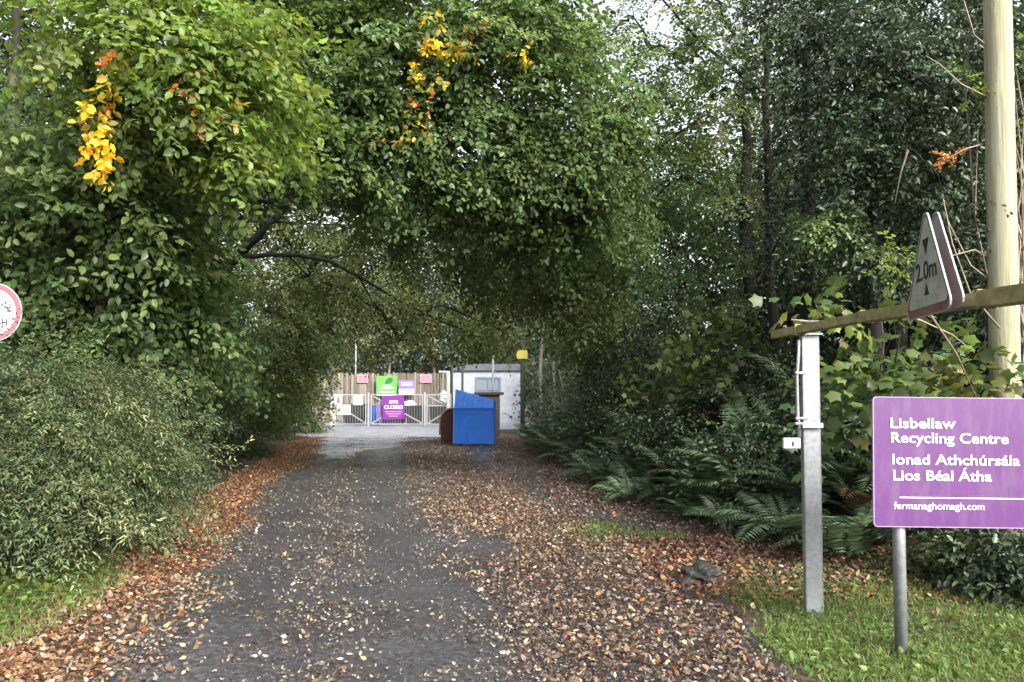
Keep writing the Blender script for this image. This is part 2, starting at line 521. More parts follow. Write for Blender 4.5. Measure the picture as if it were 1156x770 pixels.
def height(x, y):
    x, y = np.asarray(x, float), np.asarray(y, float)
    fade = 1 - smooth((y - 34) / 6)
    hr = smooth((x - x_bank(y)) / 4.0) * 1.5
    hl = smooth((x_hedge(y) - x) / 4.0) * .6
    rough = .025 * np.sin(x * 3.1 + y * 1.7) * np.sin(y * 2.3 - x * .8)
    edge = smooth((x_left(y) - .25 - x) / .8) + smooth((x - x_mid(y) - 3.4) / .8)
    return (hr + hl) * fade + rough * np.clip(edge, 0, 1)

def grid_mesh(name, xs, ys, zoff, m, kind='structure', fx=None):
    X, Y = np.meshgrid(xs, ys)
    if fx is not None: X = fx(X, Y)
    Z = height(X, Y) + zoff
    V = np.c_[X.ravel(), Y.ravel(), Z.ravel()]
    nx, ny = len(xs), len(ys)
    i = np.arange((ny - 1) * (nx - 1)); r, c = i // (nx - 1), i % (nx - 1)
    a = r * nx + c
    Fc = np.c_[a, a + 1, a + nx + 1, a + nx]
    me = bpy.data.meshes.new(name)
    me.from_pydata(V.tolist(), [], Fc.tolist())
    me.polygons.foreach_set('use_smooth', [True] * len(me.polygons))
    o = link(name, me, m)
    o['kind'] = kind
    return o

gx = np.concatenate([np.linspace(-160, -16, 16), np.arange(-15.5, 15.6, .35), np.linspace(16, 160, 16)])
gy = np.concatenate([np.linspace(-40, 0, 10), np.arange(.35, 45, .35), np.linspace(46, 320, 20)])
grid_mesh('ground', gx, gy, 0, M['soil'])
# tarmac strip from the left verge to the parking edge on the right
ry = np.arange(-6, 33.01, .25)
def road_fx(X, Y):
    wob = .12 * np.sin(Y * 2.1) + .08 * np.sin(Y * 5.3 + 1)
    l = x_left(Y) - .1 + wob
    r = np.minimum(x_mid(Y) + 3.1, x_bank(Y) - .15) + .7 * wob
    r = np.where(Y < 7, np.minimum(r, 1.75 + .1 * wob + (7 - Y) * -.05), r)
    return l + (r - l) * X
road = grid_mesh('road', np.linspace(0, 1, 40), ry, .006, M['road'], fx=road_fx)
rv = np.empty(len(road.data.vertices) * 3); road.data.vertices.foreach_get('co', rv); rv = rv.reshape(-1, 3)
e_ = rv[:, 0] - x_mid(rv[:, 1])
uu = (rv[:, 0] - x_left(rv[:, 1])) / (x_mid(rv[:, 1]) - x_left(rv[:, 1]))
wetv = np.exp(-((e_ - 2.15 - .25 * np.sin(rv[:, 1] * .9)) / .6) ** 2) * smooth((rv[:, 1] - 5.5) / 1.5)
wetv = np.maximum(wetv, .75 * smooth((rv[:, 1] - 11) / 9) * (np.exp(-((uu - .75) / .14) ** 2) + np.exp(-((uu - .26) / .14) ** 2)).clip(0, 1))
wa = road.data.attributes.new('wetness', 'FLOAT', 'POINT'); wa.data.foreach_set('value', wetv.astype(np.float32))
def yard_sheen_fx(X, Y):  # gravel by the gate; the tongue down the lane is painted wet sheen
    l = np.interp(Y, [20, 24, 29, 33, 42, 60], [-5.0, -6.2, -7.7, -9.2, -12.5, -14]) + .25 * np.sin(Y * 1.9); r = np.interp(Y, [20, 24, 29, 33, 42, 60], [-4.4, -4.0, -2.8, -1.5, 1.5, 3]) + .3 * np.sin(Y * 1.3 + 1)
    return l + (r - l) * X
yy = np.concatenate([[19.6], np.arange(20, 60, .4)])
grid_mesh('yard_with_sheen', np.linspace(0, 1, 24), yy, .012, M['gravel_sheen'], fx=yard_sheen_fx)

# ------------------------------------------------------------------ trees and shrubs
def plant(name, label, cat, group, base, clumps, kind, cols, mat_leaf, bark='bark', trunk_r=.0, top=None,
          limbs=(), bias=(0, 0, -.35), extra=(), density=1.0, lean=None, jit=.16, outw=.5, up=1.0, limb_r=.045, twigs=True, crown_name='crown'):
    """clumps: (px, py, distance, rx, ry, rz in metres, sprays[, colours[, bias]])"""
    bz = float(height(base[0], base[1]))
    root = empty(name, (base[0], base[1], bz), label, cat, group)
    parts = []
    wood = MB()
    centres = []
    for cl in clumps:
        px, py, D, rx, ry_, rz, n = cl[:7]
        cc = cl[7] if len(cl) > 7 and cl[7] is not None else cols
        bb = cl[8] if len(cl) > 8 else bias
        c = at(px, py, D)
        centres.append((c, max(rx, rz)))
        n = int(n * density)
        O, Dv, Nv = clump_sprays(c, (rx, ry_, rz), n, bb, outw=outw, up=up)
        gz = height(O[:, 0], O[:, 1]) + .12
        O[:, 2] = np.maximum(O[:, 2], gz)
        small = kind == 'beech' and max(rx, rz) < .34
        sc_ = min(1.0, max(rx, rz) / .42)
        parts.append(spray_cloud('tip' if small else kind, O, Dv, Nv, shade(cc, n, jit), 1.0 if small or sc_ > .55 or kind == 'maple' else max(sc_, .3)))
        if twigs and max(rx, rz) > .4:
            for q in RS.choice(n, min(n, 5), replace=False):
                wood.tube(curve_pts(c, O[q] + unit(Dv[q]) * .5, .05, .18, 5), [limb_r * .34, limb_r * .26, limb_r * .19, limb_r * .12, .003], 5, False)
    arr = [np.concatenate(q) for q in zip(*parts)]
    K = KINDS[kind]
    me = leaf_mesh(crown_name, K['t'], arr[0], arr[1], arr[2], arr[3], arr[3] * K['w'], arr[4])
    link(crown_name, me, mat_leaf, root)
    b = Vector((base[0], base[1], bz - .1))
    if trunk_r:
        tz = top if top is not None else max(c.z for c, _ in centres) + .5
        tp = b + Vector(lean or (0, 0, 0)) + Vector((0, 0, tz - bz))
        pts = curve_pts(b, tp, 0, .06, 9)
        rad = [trunk_r * (1.25 if i == 0 else 1) * (1 - .8 * i / 8) for i in range(9)]
        wood.tube(pts, rad, 10)
        nodes = [b + (tp - b) * f for f in (.3, .4, .5, .6, .7, .8, .9)]
        todo = [c for c, r in centres if r > .3]
        first = True
        while todo:
            i, j = min(((i, j) for i in range(len(todo)) for j in range(len(nodes))), key=lambda q: (todo[q[0]] - nodes[q[1]]).length)
            c, o = todo.pop(i), nodes[j]
            lr = max(limb_r, trunk_r * (.36 if j < 7 else .2))
            wood.tube(curve_pts(o, c, .1 * (c - o).length, .22, 7), [lr, lr * .85, lr * .72, lr * .62, lr * .52, lr * .42, lr * .3], 6, False)
            nodes.append(c)
    if not trunk_r and twigs:                              # a shrub: stems fan out from one rootstock
        for c, r in centres:
            wood.tube(curve_pts(b, c, 0, .2, 6), [limb_r * .7, limb_r * .6, limb_r * .5, limb_r * .42, limb_r * .36, limb_r * .3], 5, False)
    for pts, r0, r1 in limbs:
        p3 = [at(*p) for p in pts]
        n = len(p3)
        fine = []
        for i in range(n - 1):
            for k in range(3):
                q = p3[i].lerp(p3[i + 1], k / 3)
                fine.append(q + Vector(RS.normal(0, r0 * .25, 3)))
        fine.append(p3[-1])
        wood.tube(fine, [r0 + (r1 - r0) * i / (len(fine) - 1) for i in range(len(fine))], 7)
    if wood.v:
        wood.build('trunk' if trunk_r else 'stems', M[bark], root, smooth=True)
    return root

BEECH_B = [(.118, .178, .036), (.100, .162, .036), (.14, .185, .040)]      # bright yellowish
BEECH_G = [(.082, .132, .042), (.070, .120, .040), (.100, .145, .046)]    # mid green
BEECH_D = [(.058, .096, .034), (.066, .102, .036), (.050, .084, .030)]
YELLOW = [(.66, .46, .035), (.62, .48, .05), (.60, .38, .03)]
YG = [(.30, .30, .05), (.22, .26, .045), (.36, .31, .06)]
ORANGE = [(.50, .20, .05), (.45, .24, .06)]
OLIVE = [(.095, .112, .032), (.080, .102, .030)]
OLIVE_LIT = [(.13, .15, .040), (.11, .14, .040)]  # olive made paler so leaves look lit: light put into the colour
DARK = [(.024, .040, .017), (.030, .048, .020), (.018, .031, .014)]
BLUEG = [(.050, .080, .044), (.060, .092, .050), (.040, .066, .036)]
GREYG_LIT = [(.12, .145, .090), (.105, .135, .080), (.14, .155, .09)]  # brightened: the glow at the far end is put into the leaf colour
YEW = [(.058, .088, .038), (.074, .100, .044), (.046, .070, .032), (.098, .108, .050)]
MAPLEY = [(.105, .140, .036), (.075, .118, .034), (.135, .145, .04), (.060, .10, .030), (.085, .125, .036)]

DR = (.35, -.1, -.55)    # drooping to the right
# near beech on the left, sunlit hanging boughs
plant('beech_tree', 'near beech with sunlit yellow-green boughs and a hanging yellow twig over the round sign', 'tree', None, (-7.2, 9.5), [
    (120, 40, 7.6, 1.0, .8, .7, 60, BEECH_B, DR), (190, 60, 7.8, 1.0, .8, .75, 75, BEECH_B, DR), (250, 110, 8.0, .75, .7, .7, 60, BEECH_B, DR),
    (180, 130, 7.9, .9, .7, .5, 50, BEECH_B + BEECH_G, DR), (215, 20, 8.2, 1.2, .8, .6, 60, BEECH_B, DR), (265, 165, 8.1, .35, .4, .35, 22, BEECH_B, DR),
    (95, 150, 8.0, .7, .7, .6, 40, BEECH_G, DR),
    (126, 66, 7.1, .07, .08, .09, 6, YELLOW + ORANGE + YG, (0, -.1, -1.2)), (120, 92, 7.1, .09, .1, .08, 7, YELLOW + YG, (0, -.1, -1.2)), (104, 122, 7.1, .10, .1, .09, 8, YELLOW + YG, (0, -.1, -1.4)), (112, 155, 7.1, .10, .1, .11, 12, YELLOW, (0, -.1, -1.5)), (114, 182, 7.1, .06, .06, .08, 6, YELLOW, (0, -.1, -1.6)), (128, 108, 7.1, .06, .06, .06, 2, ORANGE, (0, 0, -.9)), (175, 60, 7.3, .3, .2, .2, 5, YG), (230, 60, 7.4, .3, .2, .2, 5, YG), (265, 130, 7.5, .25, .2, .25, 5, YG + BEECH_B),
    (205, 92, 7.2, .06, .06, .05, 3, ORANGE), (235, 130, 7.3, .07, .07, .07, 2, ORANGE),
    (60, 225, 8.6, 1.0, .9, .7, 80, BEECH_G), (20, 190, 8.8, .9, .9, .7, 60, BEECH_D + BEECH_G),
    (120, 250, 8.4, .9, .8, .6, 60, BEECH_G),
], 'beech', BEECH_G, M['leaf'], trunk_r=.22, top=8, density=1.0, up=.75, outw=.95)
# beech hanging down behind the hedge
plant('beech_tree', 'drooping mid-green beech whose lowest leaves touch the evergreen hedge on the left', 'tree', None, (-8.0, 12.0), [
    (40, 300, 9.0, 1.2, 1, .9, 120, BEECH_G), (130, 330, 9.3, 1.1, 1, .9, 120, BEECH_G), (165, 300, 9.8, .95, 1, .9, 110, BEECH_G), (185, 225, 9.8, .8, 1, .8, 80, BEECH_G),
    (155, 385, 9.8, .9, .9, .6, 80, BEECH_G), (195, 375, 10.8, .85, .9, .8, 80, BEECH_D + BEECH_G), (90, 390, 9.4, .9, .8, .5, 60, BEECH_D),
    (190, 335, 11.5, .8, 1, .8, 60, BEECH_D), (170, 220, 10, 1.1, 1, .8, 80, BEECH_D), (235, 415, 12.5, .8, .9, .8, 70, BEECH_D),
], 'beech', BEECH_G, M['leaf'], trunk_r=.2, top=7, up=.75, outw=.95)
# big beech whose boughs close the top of the tunnel
plant('beech_tree', 'big beech arching a dense leafy bough with yellow clusters over the whole lane', 'tree', None, (-8.6, 15.0), [
    (320, 40, 11.0, 1.5, 1.2, 1.2, 190, BEECH_G), (410, 70, 11.2, 1.5, 1.2, 1.2, 200, BEECH_G), (500, 60, 11.4, 1.5, 1.2, 1.2, 200, BEECH_G), (580, 80, 11.6, 1.4, 1.2, 1.2, 180, BEECH_G),
    (640, 120, 11.8, 1.1, 1.1, 1.1, 130, BEECH_G), (680, 170, 12.0, .65, .8, .8, 70, BEECH_G, (.2, -.1, -.9)), (600, 180, 12.0, 1.1, 1, .9, 110, BEECH_G, (.1, -.1, -.8)),
    (520, 160, 11.6, 1.2, 1, .8, 120, BEECH_G, (.1, -.1, -.7)), (430, 150, 11.4, 1.2, 1, .7, 110, BEECH_G, (.1, -.1, -.7)), (350, 140, 11.2, 1.1, 1, .8, 100, BEECH_G, (.2, -.1, -.6)),
    (300, 110, 10.2, .9, .8, .8, 70, BEECH_G, DR), (295, 165, 10.0, .7, .7, .45, 45, BEECH_G, DR), (370, 200, 11.0, .8, .7, .35, 35, BEECH_G, (.2, -.1, -.9)), (460, 200, 11.4, .9, .7, .35, 40, BEECH_G, (.1, -.1, -1)), (560, 215, 12, .9, .7, .5, 50, BEECH_G, (.1, -.1, -1)), (640, 250, 12.4, .6, .6, .6, 40, BEECH_G, (.1, -.1, -1)), (700, 130, 12.2, .5, .6, .5, 30, BEECH_G, (.3, -.1, -.8)), (460, -20, 11.3, 2.4, 1.4, .8, 170, BEECH_G), (330, -20, 11, 1.6, 1.2, .9, 100, BEECH_G), (590, 0, 11.8, 1.1, 1.2, .9, 110, BEECH_G),
    (600, 260, 13.5, 1.0, .8, .8, 100, BEECH_G, (0, -.1, -1.2)), (650, 310, 15, 1.1, .8, 1.0, 95, BEECH_G + OLIVE, (0, -.1, -1.2)), (700, 260, 14, .6, .7, .9, 60, BEECH_G, (.1, -.1, -1.3)), (530, 290, 14.5, .5, .6, .8, 40, BEECH_G + OLIVE, (0, -.1, -1.5)), (470, 255, 13.5, .45, .6, .55, 28, BEECH_G, (.1, -.1, -1.5)), (415, 240, 13, .4, .6, .4, 22, BEECH_G, (.1, -.1, -1.5)), (660, 372, 17, .8, .7, .55, 45, BEECH_G + OLIVE, (0, -.1, -1.5)), (690, 370, 17, .8, .7, .7, 45, BEECH_G + OLIVE, (0, -.1, -1.5)), (585, 315, 15.5, 1.0, .8, .7, 65, BEECH_G + OLIVE, (0, -.1, -1)), (540, 225, 12.5, .8, .8, .5, 50, BEECH_D + BEECH_G, (0, -.1, -1)), (665, 215, 12.5, .5, .6, .5, 30, BEECH_G, (0, -.1, -1)),
    (490, 18, 10.2, .10, .1, .14, 8, YELLOW + YG, (0, -.1, -1)), (488, 48, 10.2, .14, .1, .14, 14, YELLOW, (0, -.1, -1)), (468, 78, 10.2, .10, .1, .12, 7, YELLOW + YG, (0, -.1, -1)), (512, 60, 10.3, .16, .1, .10, 10, YELLOW + YG), (538, 40, 10.3, .07, .08, .07, 4, ORANGE), (530, 60, 10.3, .15, .1, .1, 4, YG), (500, 90, 10.3, .2, .1, .15, 4, YG),
    (585, 62, 10.5, .14, .1, .08, 5, YELLOW), (480, 120, 10.3, .10, .08, .08, 4, ORANGE), (468, 146, 10.3, .2, .1, .12, 6, YG), (440, 155, 10.3, .08, .08, .06, 2, ORANGE),
    (345, 105, 10.3, .06, .06, .06, 1, YELLOW),
], 'beech', BEECH_G, M['leaf'], trunk_r=.30, top=8.5, up=.75, outw=.95,
    limbs=[([(60, 330, 15.0), (200, 150, 14), (330, 60, 12.5), (480, 40, 12), (600, 70, 12)], .13, .03)])
# beech with the visible dark limbs inside the tunnel
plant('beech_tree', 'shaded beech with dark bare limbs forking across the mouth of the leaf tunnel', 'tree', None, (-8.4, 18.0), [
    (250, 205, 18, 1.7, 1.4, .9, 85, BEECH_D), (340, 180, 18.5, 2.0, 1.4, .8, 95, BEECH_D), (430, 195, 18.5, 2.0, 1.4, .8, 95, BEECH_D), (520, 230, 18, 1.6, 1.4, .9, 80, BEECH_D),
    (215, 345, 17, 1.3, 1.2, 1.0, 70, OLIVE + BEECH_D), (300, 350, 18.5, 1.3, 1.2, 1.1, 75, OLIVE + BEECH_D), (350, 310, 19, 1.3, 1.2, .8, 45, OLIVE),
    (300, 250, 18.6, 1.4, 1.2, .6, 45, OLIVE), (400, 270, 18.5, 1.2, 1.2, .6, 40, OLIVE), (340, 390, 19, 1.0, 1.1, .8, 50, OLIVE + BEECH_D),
    (470, 285, 19, 1.1, 1.2, .6, 32, BEECH_D), (420, 345, 16.3, .7, .5, .3, 14, BEECH_G + OLIVE_LIT, (.2, 0, -.7)), (490, 345, 17, .8, .5, .35, 18, BEECH_G + OLIVE_LIT, (.2, 0, -.8)), (545, 370, 17.6, .6, .5, .35, 16, BEECH_G + OLIVE_LIT, (.2, 0, -.9)), (370, 320, 16, .6, .5, .3, 14, BEECH_G + OLIVE, (.2, 0, -.7)), (450, 385, 17.5, .6, .5, .2, 9, OLIVE_LIT, (.2, 0, -.8)), (285, 440, 19.5, .9, 1, .7, 45, BEECH_D),
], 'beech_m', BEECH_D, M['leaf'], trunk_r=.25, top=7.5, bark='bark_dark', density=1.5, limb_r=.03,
    limbs=[([(225, 400, 17.5), (255, 310, 16), (272, 285, 15.6), (300, 255, 15.4), (335, 226, 15.4), (385, 200, 15.6)], .13, .06),
           ([(268, 288, 15.6), (320, 288, 15.6), (370, 292, 15.8), (405, 312, 16), (460, 345, 16.5), (520, 372, 17), (570, 398, 18)], .055, .010),
           ([(372, 292, 15.8), (400, 283, 16), (440, 290, 16.3), (490, 320, 17)], .022, .006), ([(405, 312, 16), (420, 340, 16.3), (455, 378, 17), (480, 395, 17.5)], .02, .005), ([(460, 345, 16.5), (500, 345, 17), (545, 360, 17.5)], .018, .005), ([(325, 288, 15.6), (350, 315, 16), (370, 345, 16.6)], .02, .005),
           ([(230, 222, 15.4), (300, 225, 15.4), (360, 222, 15.6), (440, 235, 16), (500, 262, 16.5), (560, 320, 17), (610, 380, 18)], .055, .015),
           ([(335, 228, 15.4), (400, 240, 15.6), (450, 262, 16), (500, 330, 17)], .04, .012),
           ([(230, 252, 15.6), (290, 250, 15.6), (350, 252, 15.6), (420, 255, 16)], .03, .01)])
plant('beech_tree', 'far olive-green beech filling the left side of the tunnel before the gate', 'tree', None, (-12.0, 31.0), [
    (350, 340, 29, 1.8, 1.5, 1.5, 110, OLIVE_LIT + GREYG_LIT), (390, 300, 30, 2.0, 1.5, 1.5, 110, OLIVE_LIT + BEECH_D), (320, 300, 28, 1.8, 1.5, 1.5, 90, BEECH_D), (440, 270, 31, 2.0, 1.5, 1.3, 90, OLIVE_LIT + BEECH_D),
    (500, 270, 32, 1.6, 1.5, 1.2, 50, OLIVE_LIT), (330, 400, 29, 1.3, 1.2, 1.3, 80, OLIVE_LIT), (400, 360, 32, 1.3, 1.2, .9, 40, GREYG_LIT + OLIVE_LIT), (560, 300, 32, 1.6, 1.5, 1.2, 60, OLIVE_LIT + BEECH_D), (440, 330, 33, 1.2, 1.2, .8, 26, GREYG_LIT + OLIVE_LIT),
], 'far', BEECH_D, M['leaf'], trunk_r=.2, top=10, limb_r=.03)
# hanging twigs past the limbs
plant('beech_tree', 'thin-leaved beech hanging curtains of small twigs over the lane before the blue container', 'tree', None, (-9.4, 24.0), [
    (600, 285, 21, 1.6, 1.4, 1.3, 110, BEECH_G + OLIVE, (0, 0, -.9)), (660, 280, 22, 1.5, 1.4, 1.5, 110, BEECH_G + OLIVE, (0, 0, -.9)), (560, 260, 20, 1.4, 1.2, 1.0, 80, BEECH_G, (0, 0, -.8)),
    (540, 330, 22, 1.0, 1.2, .9, 34, OLIVE, (0, 0, -.9)), (480, 320, 23, 1.2, 1.2, .8, 34, OLIVE + GREYG_LIT, (0, 0, -.8)), (420, 330, 24, 1.3, 1.2, .8, 40, OLIVE, (0, 0, -.8)),
    (625, 325, 23, 1.1, 1.2, .55, 40, OLIVE + BEECH_G, (0, 0, -1.)), (670, 350, 24, 1.1, 1.2, .8, 50, OLIVE + BEECH_G, (0, 0, -1.)), (545, 362, 24, .8, 1.0, .5, 26, OLIVE, (0, 0, -1.)),
    (640, 210, 21, 1.3, 1.2, 1.0, 70, BEECH_G, (0, 0, -.8)), (690, 240, 21, .8, 1.2, 1.0, 50, BEECH_G, (0, 0, -.8)),
    (360, 380, 25, 1.0, 1.0, .9, 50, OLIVE), (520, 290, 20, 1.0, 1.0, .5, 30, OLIVE), (470, 370, 25, .8, .8, .4, 14, OLIVE + [(.30, .16, .04)]),
], 'beech_m', BEECH_D, M['leaf'], trunk_r=.22, top=8, limb_r=.02, density=.85)

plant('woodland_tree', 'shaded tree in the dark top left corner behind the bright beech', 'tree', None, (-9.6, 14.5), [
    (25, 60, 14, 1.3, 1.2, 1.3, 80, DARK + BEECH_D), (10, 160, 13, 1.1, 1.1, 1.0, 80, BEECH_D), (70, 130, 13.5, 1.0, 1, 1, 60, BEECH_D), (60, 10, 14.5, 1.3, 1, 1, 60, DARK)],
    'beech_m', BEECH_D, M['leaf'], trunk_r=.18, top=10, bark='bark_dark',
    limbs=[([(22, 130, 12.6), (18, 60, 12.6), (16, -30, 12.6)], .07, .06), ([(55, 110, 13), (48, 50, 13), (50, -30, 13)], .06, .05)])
# evergreen shrubs of the hedge, lower left
def shrub(label, base, clumps, cols=YEW, kind='yew', m='leaf_yew', dens=1.0, name='evergreen_shrub', cat='shrub', bias=(.25, -.2, -.25), group='shrubs along the left side', outw=.7, up=.8):
    return plant(name, label, cat, group, base, clumps, kind, cols, M[m], density=dens * (.62 if kind == 'yew' else 1), bias=bias, jit=.26, outw=outw, up=up, limb_r=.03)
shrub('feathery evergreen shrub below the round sign, nearest to the camera', (-4.6, 6.3), [
    (20, 470, 6.4, .7, .7, .55, 230), (10, 550, 6.3, .75, .7, .5, 220), (70, 520, 6.5, .5, .6, .5, 170), (60, 455, 6.8, .55, .6, .35, 130), (-40, 500, 6.3, .6, .6, .7, 120)])
shrub('rounded evergreen shrub with drooping sprays in the middle of the left hedge', (-4.95, 7.7), [
    (110, 470, 7.7, .65, .7, .6, 220), (120, 560, 7.6, .65, .6, .5, 200), (75, 432, 8.3, .7, .6, .3, 130), (160, 530, 8.0, .45, .5, .55, 150), (40, 600, 7.0, .5, .4, .3, 90)])
shrub('grey-green evergreen shrub at the road end of the hedge, above the orange leaves', (-5.1, 9.6), [
    (160, 460, 9.5, .6, .6, .65, 190, BLUEG + YEW), (140, 540, 9.5, .55, .6, .45, 170, BLUEG + YEW), (175, 510, 9.9, .42, .5, .5, 130, BLUEG + YEW), (140, 420, 9.2, .7, .6, .4, 110)])
shrub('dark glossy laurel bush behind the orange leaf verge, below the shaded beech', (-6.2, 14.5), [
    (190, 480, 12.8, .75, .8, .7, 110, DARK + BLUEG), (235, 465, 15.8, .85, .9, .9, 130, DARK), (215, 440, 14, .8, .8, .7, 90, DARK), (195, 525, 12.3, .5, .6, .3, 60, BLUEG), (255, 490, 17.4, .65, .7, .6, 80, DARK)],
    kind='holly', m='leaf_dark', name='laurel_bush', bias=(.1, -.1, -.2))
shrub('mid-green bush with loose leaves at the far bend of the left verge', (-7.6, 21), [
    (282, 470, 21, .8, .9, .9, 80, OLIVE + BEECH_G), (308, 440, 23.5, .85, .9, .9, 70, OLIVE), (275, 508, 20, .45, .5, .3, 40, BEECH_D), (318, 465, 28, .8, .9, .9, 60, OLIVE + BEECH_D)], kind='beech_m', m='leaf', name='loose_bush')
shrub('pale sunlit bush beside the left end of the gate', (-11.2, 38), [
    (335, 455, 34, .9, 1, 1.3, 90, GREYG_LIT + BEECH_B), (343, 476, 33.5, .5, .7, .6, 50, GREYG_LIT + BEECH_B), (340, 420, 36, 1.2, 1, 1.2, 70, GREYG_LIT)], kind='far', m='leaf', name='pale_bush')

# ------------------------------------------------------------------ wood on the right
plant('maple_tree', 'slender dark-trunked maple in thin light leaf, white sky showing left of its top', 'tree', None, (7.2, 19.0), [
    (760, 60, 17, 1.0, 1.2, 1.0, 48, BEECH_G + MAPLEY), (800, 130, 17, 1.3, 1.2, 1.0, 60, BEECH_G + MAPLEY), (770, 200, 17.5, 1.2, 1.2, .9, 60, BEECH_G), (830, 40, 17, 1.2, 1.2, 1.0, 60, BEECH_G + MAPLEY),
    (760, 280, 18, 1.3, 1.2, 1.0, 70, BEECH_D), (820, 230, 17.5, 1.0, 1.2, .9, 50, BEECH_G + OLIVE), (810, 320, 17, 1.2, 1.2, .8, 60, BEECH_D), (790, -20, 17, 1.2, 1.2, .6, 40, BEECH_G),
    (735, 230, 18, .8, 1, .8, 34, BEECH_D), (715, 20, 18, .5, .6, .5, 12, BEECH_G), (700, 95, 18, .5, .6, .4, 14, BEECH_G), (730, 110, 18, .5, .5, .5, 18, BEECH_G), (745, 170, 18, .6, .6, .5, 22, BEECH_G), (690, 40, 19, .4, .5, .5, 10, BEECH_G), (735, 55, 18, .4, .5, .4, 10, BEECH_G),
], 'beech_m', BEECH_G, M['leaf'], trunk_r=.14, top=10, bark='bark_dark', bias=(-.2, 0, -.3),
    limbs=[([(870, 110, 17.5), (800, 55, 17), (770, 25, 17), (740, -10, 17)], .05, .02), ([(860, 320, 17), (840, 250, 17), (800, 190, 17), (760, 150, 17)], .03, .01)])
plant('woodland_tree', 'leaning tree of fine dark leaves behind the yellow sign post', 'tree', None, (3.2, 33.0), [
    (700, 330, 30, 1.6, 1.6, 1.4, 75, BEECH_D + BLUEG), (650, 350, 31, 1.3, 1.4, 1.2, 55, BEECH_D + BLUEG), (740, 370, 29, 1.6, 1.6, 1.2, 80, BEECH_D), (690, 180, 31, 1.0, 1.4, 1.2, 45, BEECH_D + GREYG_LIT),
    (740, 230, 30, 1.3, 1.4, 1.3, 60, BEECH_D), (690, 400, 28, 1.5, 1.4, .7, 60, BLUEG + BEECH_D), (720, 290, 30, 1.2, 1.3, 1, 40, BEECH_D),
], 'far', BEECH_D, M['leaf'], trunk_r=.16, top=10, bark='bark_dark')
# dark conifers: tall bare trunks with ragged crowns
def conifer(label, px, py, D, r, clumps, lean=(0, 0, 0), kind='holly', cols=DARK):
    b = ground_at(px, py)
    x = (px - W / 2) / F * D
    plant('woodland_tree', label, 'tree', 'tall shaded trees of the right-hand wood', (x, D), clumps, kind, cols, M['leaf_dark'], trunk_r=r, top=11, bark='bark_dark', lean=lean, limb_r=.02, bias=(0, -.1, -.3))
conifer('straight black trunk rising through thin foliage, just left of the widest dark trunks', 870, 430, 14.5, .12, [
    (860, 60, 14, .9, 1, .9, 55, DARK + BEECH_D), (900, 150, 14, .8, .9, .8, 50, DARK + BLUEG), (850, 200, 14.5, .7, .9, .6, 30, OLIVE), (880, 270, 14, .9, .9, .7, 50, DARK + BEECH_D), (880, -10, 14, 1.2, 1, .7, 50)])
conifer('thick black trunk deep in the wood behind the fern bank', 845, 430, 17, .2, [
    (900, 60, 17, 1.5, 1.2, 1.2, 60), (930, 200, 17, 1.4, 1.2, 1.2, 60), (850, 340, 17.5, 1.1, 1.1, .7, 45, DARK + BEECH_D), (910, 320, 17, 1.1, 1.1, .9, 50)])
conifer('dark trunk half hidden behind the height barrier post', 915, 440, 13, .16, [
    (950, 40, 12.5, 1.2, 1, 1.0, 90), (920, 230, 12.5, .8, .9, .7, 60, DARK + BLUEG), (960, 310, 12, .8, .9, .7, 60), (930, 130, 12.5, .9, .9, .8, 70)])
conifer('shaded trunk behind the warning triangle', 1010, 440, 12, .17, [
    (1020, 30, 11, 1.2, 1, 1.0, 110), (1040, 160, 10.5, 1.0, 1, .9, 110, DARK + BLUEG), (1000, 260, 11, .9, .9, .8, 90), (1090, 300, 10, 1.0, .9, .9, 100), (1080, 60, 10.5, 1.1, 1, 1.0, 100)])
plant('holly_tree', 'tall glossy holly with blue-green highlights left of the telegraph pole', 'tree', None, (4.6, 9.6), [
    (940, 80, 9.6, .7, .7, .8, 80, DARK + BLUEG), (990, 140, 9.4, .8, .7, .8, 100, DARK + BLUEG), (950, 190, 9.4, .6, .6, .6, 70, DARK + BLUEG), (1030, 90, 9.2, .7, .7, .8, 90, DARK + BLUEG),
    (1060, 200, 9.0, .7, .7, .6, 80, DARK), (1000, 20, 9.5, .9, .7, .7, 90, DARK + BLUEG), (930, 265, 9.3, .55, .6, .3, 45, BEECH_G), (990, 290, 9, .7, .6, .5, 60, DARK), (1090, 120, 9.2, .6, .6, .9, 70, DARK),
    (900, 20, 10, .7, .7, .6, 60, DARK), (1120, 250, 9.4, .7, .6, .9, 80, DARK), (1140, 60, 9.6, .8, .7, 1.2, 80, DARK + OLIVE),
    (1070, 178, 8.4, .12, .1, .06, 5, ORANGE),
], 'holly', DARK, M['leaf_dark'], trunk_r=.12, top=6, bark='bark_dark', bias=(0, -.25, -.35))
plant('maple_sapling', 'yellowing maple sapling above the ferns in the middle of the right bank', 'sapling', None, (3.4, 12.4), [
    (775, 370, 12, .6, .5, .5, 26, MAPLEY), (800, 410, 11.8, .5, .5, .4, 22, MAPLEY), (765, 410, 12, .4, .4, .3, 14, MAPLEY), (820, 360, 12.4, .5, .5, .4, 16, BEECH_G + MAPLEY), (740, 440, 12.4, .4, .4, .25, 9, MAPLEY)],
    'maple', MAPLEY, M['leaf'], trunk_r=.025, top=2.7, bark='bark', limb_r=.01, bias=(0, -.2, -.1))
